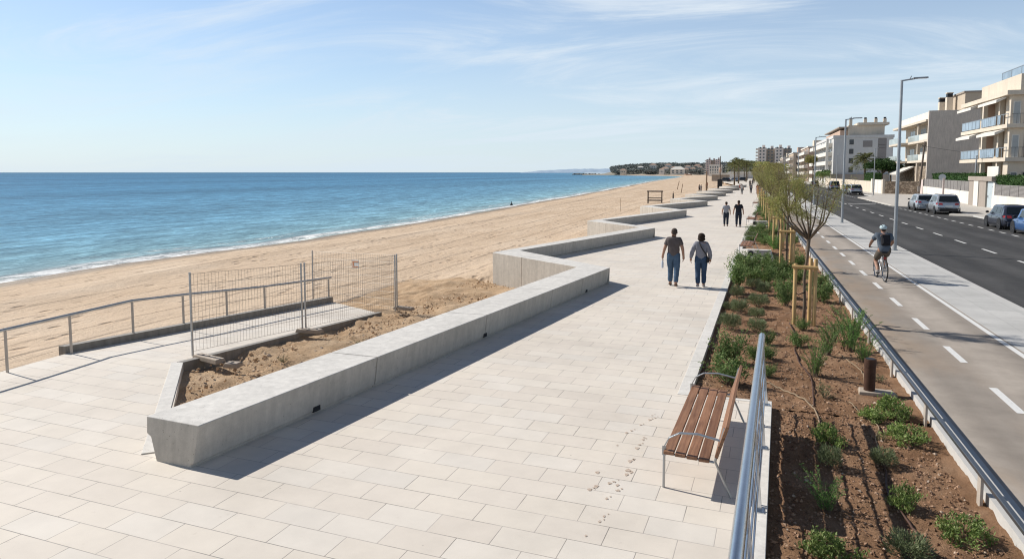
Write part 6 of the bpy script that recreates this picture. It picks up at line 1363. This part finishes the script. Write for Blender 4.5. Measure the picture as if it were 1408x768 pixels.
for i in range(1100):
    s = 3.3 + rng.random() * (len(HR) - 4.301); k = int(s); q = s - k; dy = rng.uniform(-55, 100); f = max(0.02, min(1, (dy + 60) / 80))
    x = (HR[k][0] + (HR[k + 1][0] - HR[k][0]) * q) * (1 + dy / 1330); y = HR[k][1] + dy; h = HR[k][2] + (HR[k + 1][2] - HR[k][2]) * q
    zt = -1.6 + h * f; R_ = rng.uniform(3.0, 6.5) * (1.0 if k > 1 else .7)
    for j in range(36):
        d = rdir(0).normalized(); p = Vector((x, y, zt + R_ * .8)) + Vector((d.x * R_ * 1.25, d.y * R_, d.z * R_ * .62)) * rng.uniform(.6, 1.05); sp.append((p, rdir(.2), R_ * .6, R_ * .42, 0))
me = scatter_leaves('pine_wood', [M['leaf_pine']], sp); o = bpy.data.objects.new('pine_wood', me); COL.objects.link(o); tag(o, 'dark umbrella pines covering the far headland', 'pine wood', kind='stuff')
def house(label, px, y, zb, w_, h, mat, group=None, roof='roof_tile'):
    x = px2x(px, y); t = thing('house', label, 'house', (x, y, zb), 0, group); part('wall', mat, t, (-w_ / 2, w_ / 2, 0, w_ * .8, -4, h)); m = MB(); m.loft([(-w_ / 2 - .6, -.6, h + .01), (w_ / 2 + .6, -.6, h + .01), (w_ / 2 + .6, w_ * .8 + .6, h + .01), (-w_ / 2 - .6, w_ * .8 + .6, h + .01)], [(-w_ * .2, w_ * .35, h + w_ * .2), (w_ * .2, w_ * .35, h + w_ * .2), (w_ * .2, w_ * .45, h + w_ * .2), (-w_ * .2, w_ * .45, h + w_ * .2)]); m.build('roof', M[roof], t)
    for k in range(3):
        for r in range(max(1, int(h / 3))): part('window', 'win_glass', t, (-w_ / 2 + w_ * (.12 + .28 * k), -w_ / 2 + w_ * (.26 + .28 * k), -.12, -.02, .8 + 3 * r, 2.4 + 3 * r))
house('large white villa with a tower on the wooded headland', 897, 1225, 5, 11, 11.5, 'stone_white'); house('white pointed villa left of the large one on the headland', 880, 1230, 6, 10, 6.5, 'stone_white', roof='white'); house('long white house low down on the right part of the headland', 931, 1190, 1.5, 24, 7, 'stone_white', roof='stone_white')
frn = random.Random(9)
for px, zz in ((856, 2), (909, 2.5), (918, 9.5), (945, 7), (952, 4), (958, 9), (965, 3), (914, 5), (995, 8), (1002, 4), (1008, 9), (1014, 5), (1020, 8), (1027, 4), (1033, 8), (1038, 5), (1000, 2), (962, 6), (942, 3), (925, 6)): house('small pale house among the pines of the far headland', px, 1180 + zz * 5, zz + .8, frn.uniform(8, 13), frn.uniform(4, 6), frn.choice(['stone_white', 'cream', 'white', 'pink']), 'houses on the far headland')
m = MB(); jr = random.Random(3)
for i in range(170):
    s = i / 169; x = px2x(789 + 75 * s, 1480 - 190 * s) ; m.ball((x + jr.uniform(-3, 3), 1480 - 190 * s + jr.uniform(-3, 3), SEA + jr.uniform(0, 1.0)), jr.uniform(2, 4.5), jr.uniform(2, 4), jr.uniform(1, 2.6), 7, 5, .3, .5)
tag(m.build('rock_jetty', M['rock']), 'low dark line of rocks reaching into the sea off the headland', 'jetty')
rows = []
for dy, k in ((0, 0), (150, .6), (500, 1), (1200, .2)):
    r = []
    for i in range(60):
        px = 712 + 150 * i / 59; y = 8000 + dy; x = px2x(px, 8000) * (y / 8000); h = 52 * math.sin(min(1, i / 40) * math.pi / 2) ** .8 * (1 if i < 48 else 1 - .2 * (i - 48) / 12) + 9 * noise.noise((i * .22, 1, 0)) + 4 * noise.noise((i * .9, 4, 0)); r.append((x, y, -3 + max(0, h) * k * min(1, i / 5)))
    rows.append(r)
struct(grid_mesh('far_hills', rows, M['hill_far']))
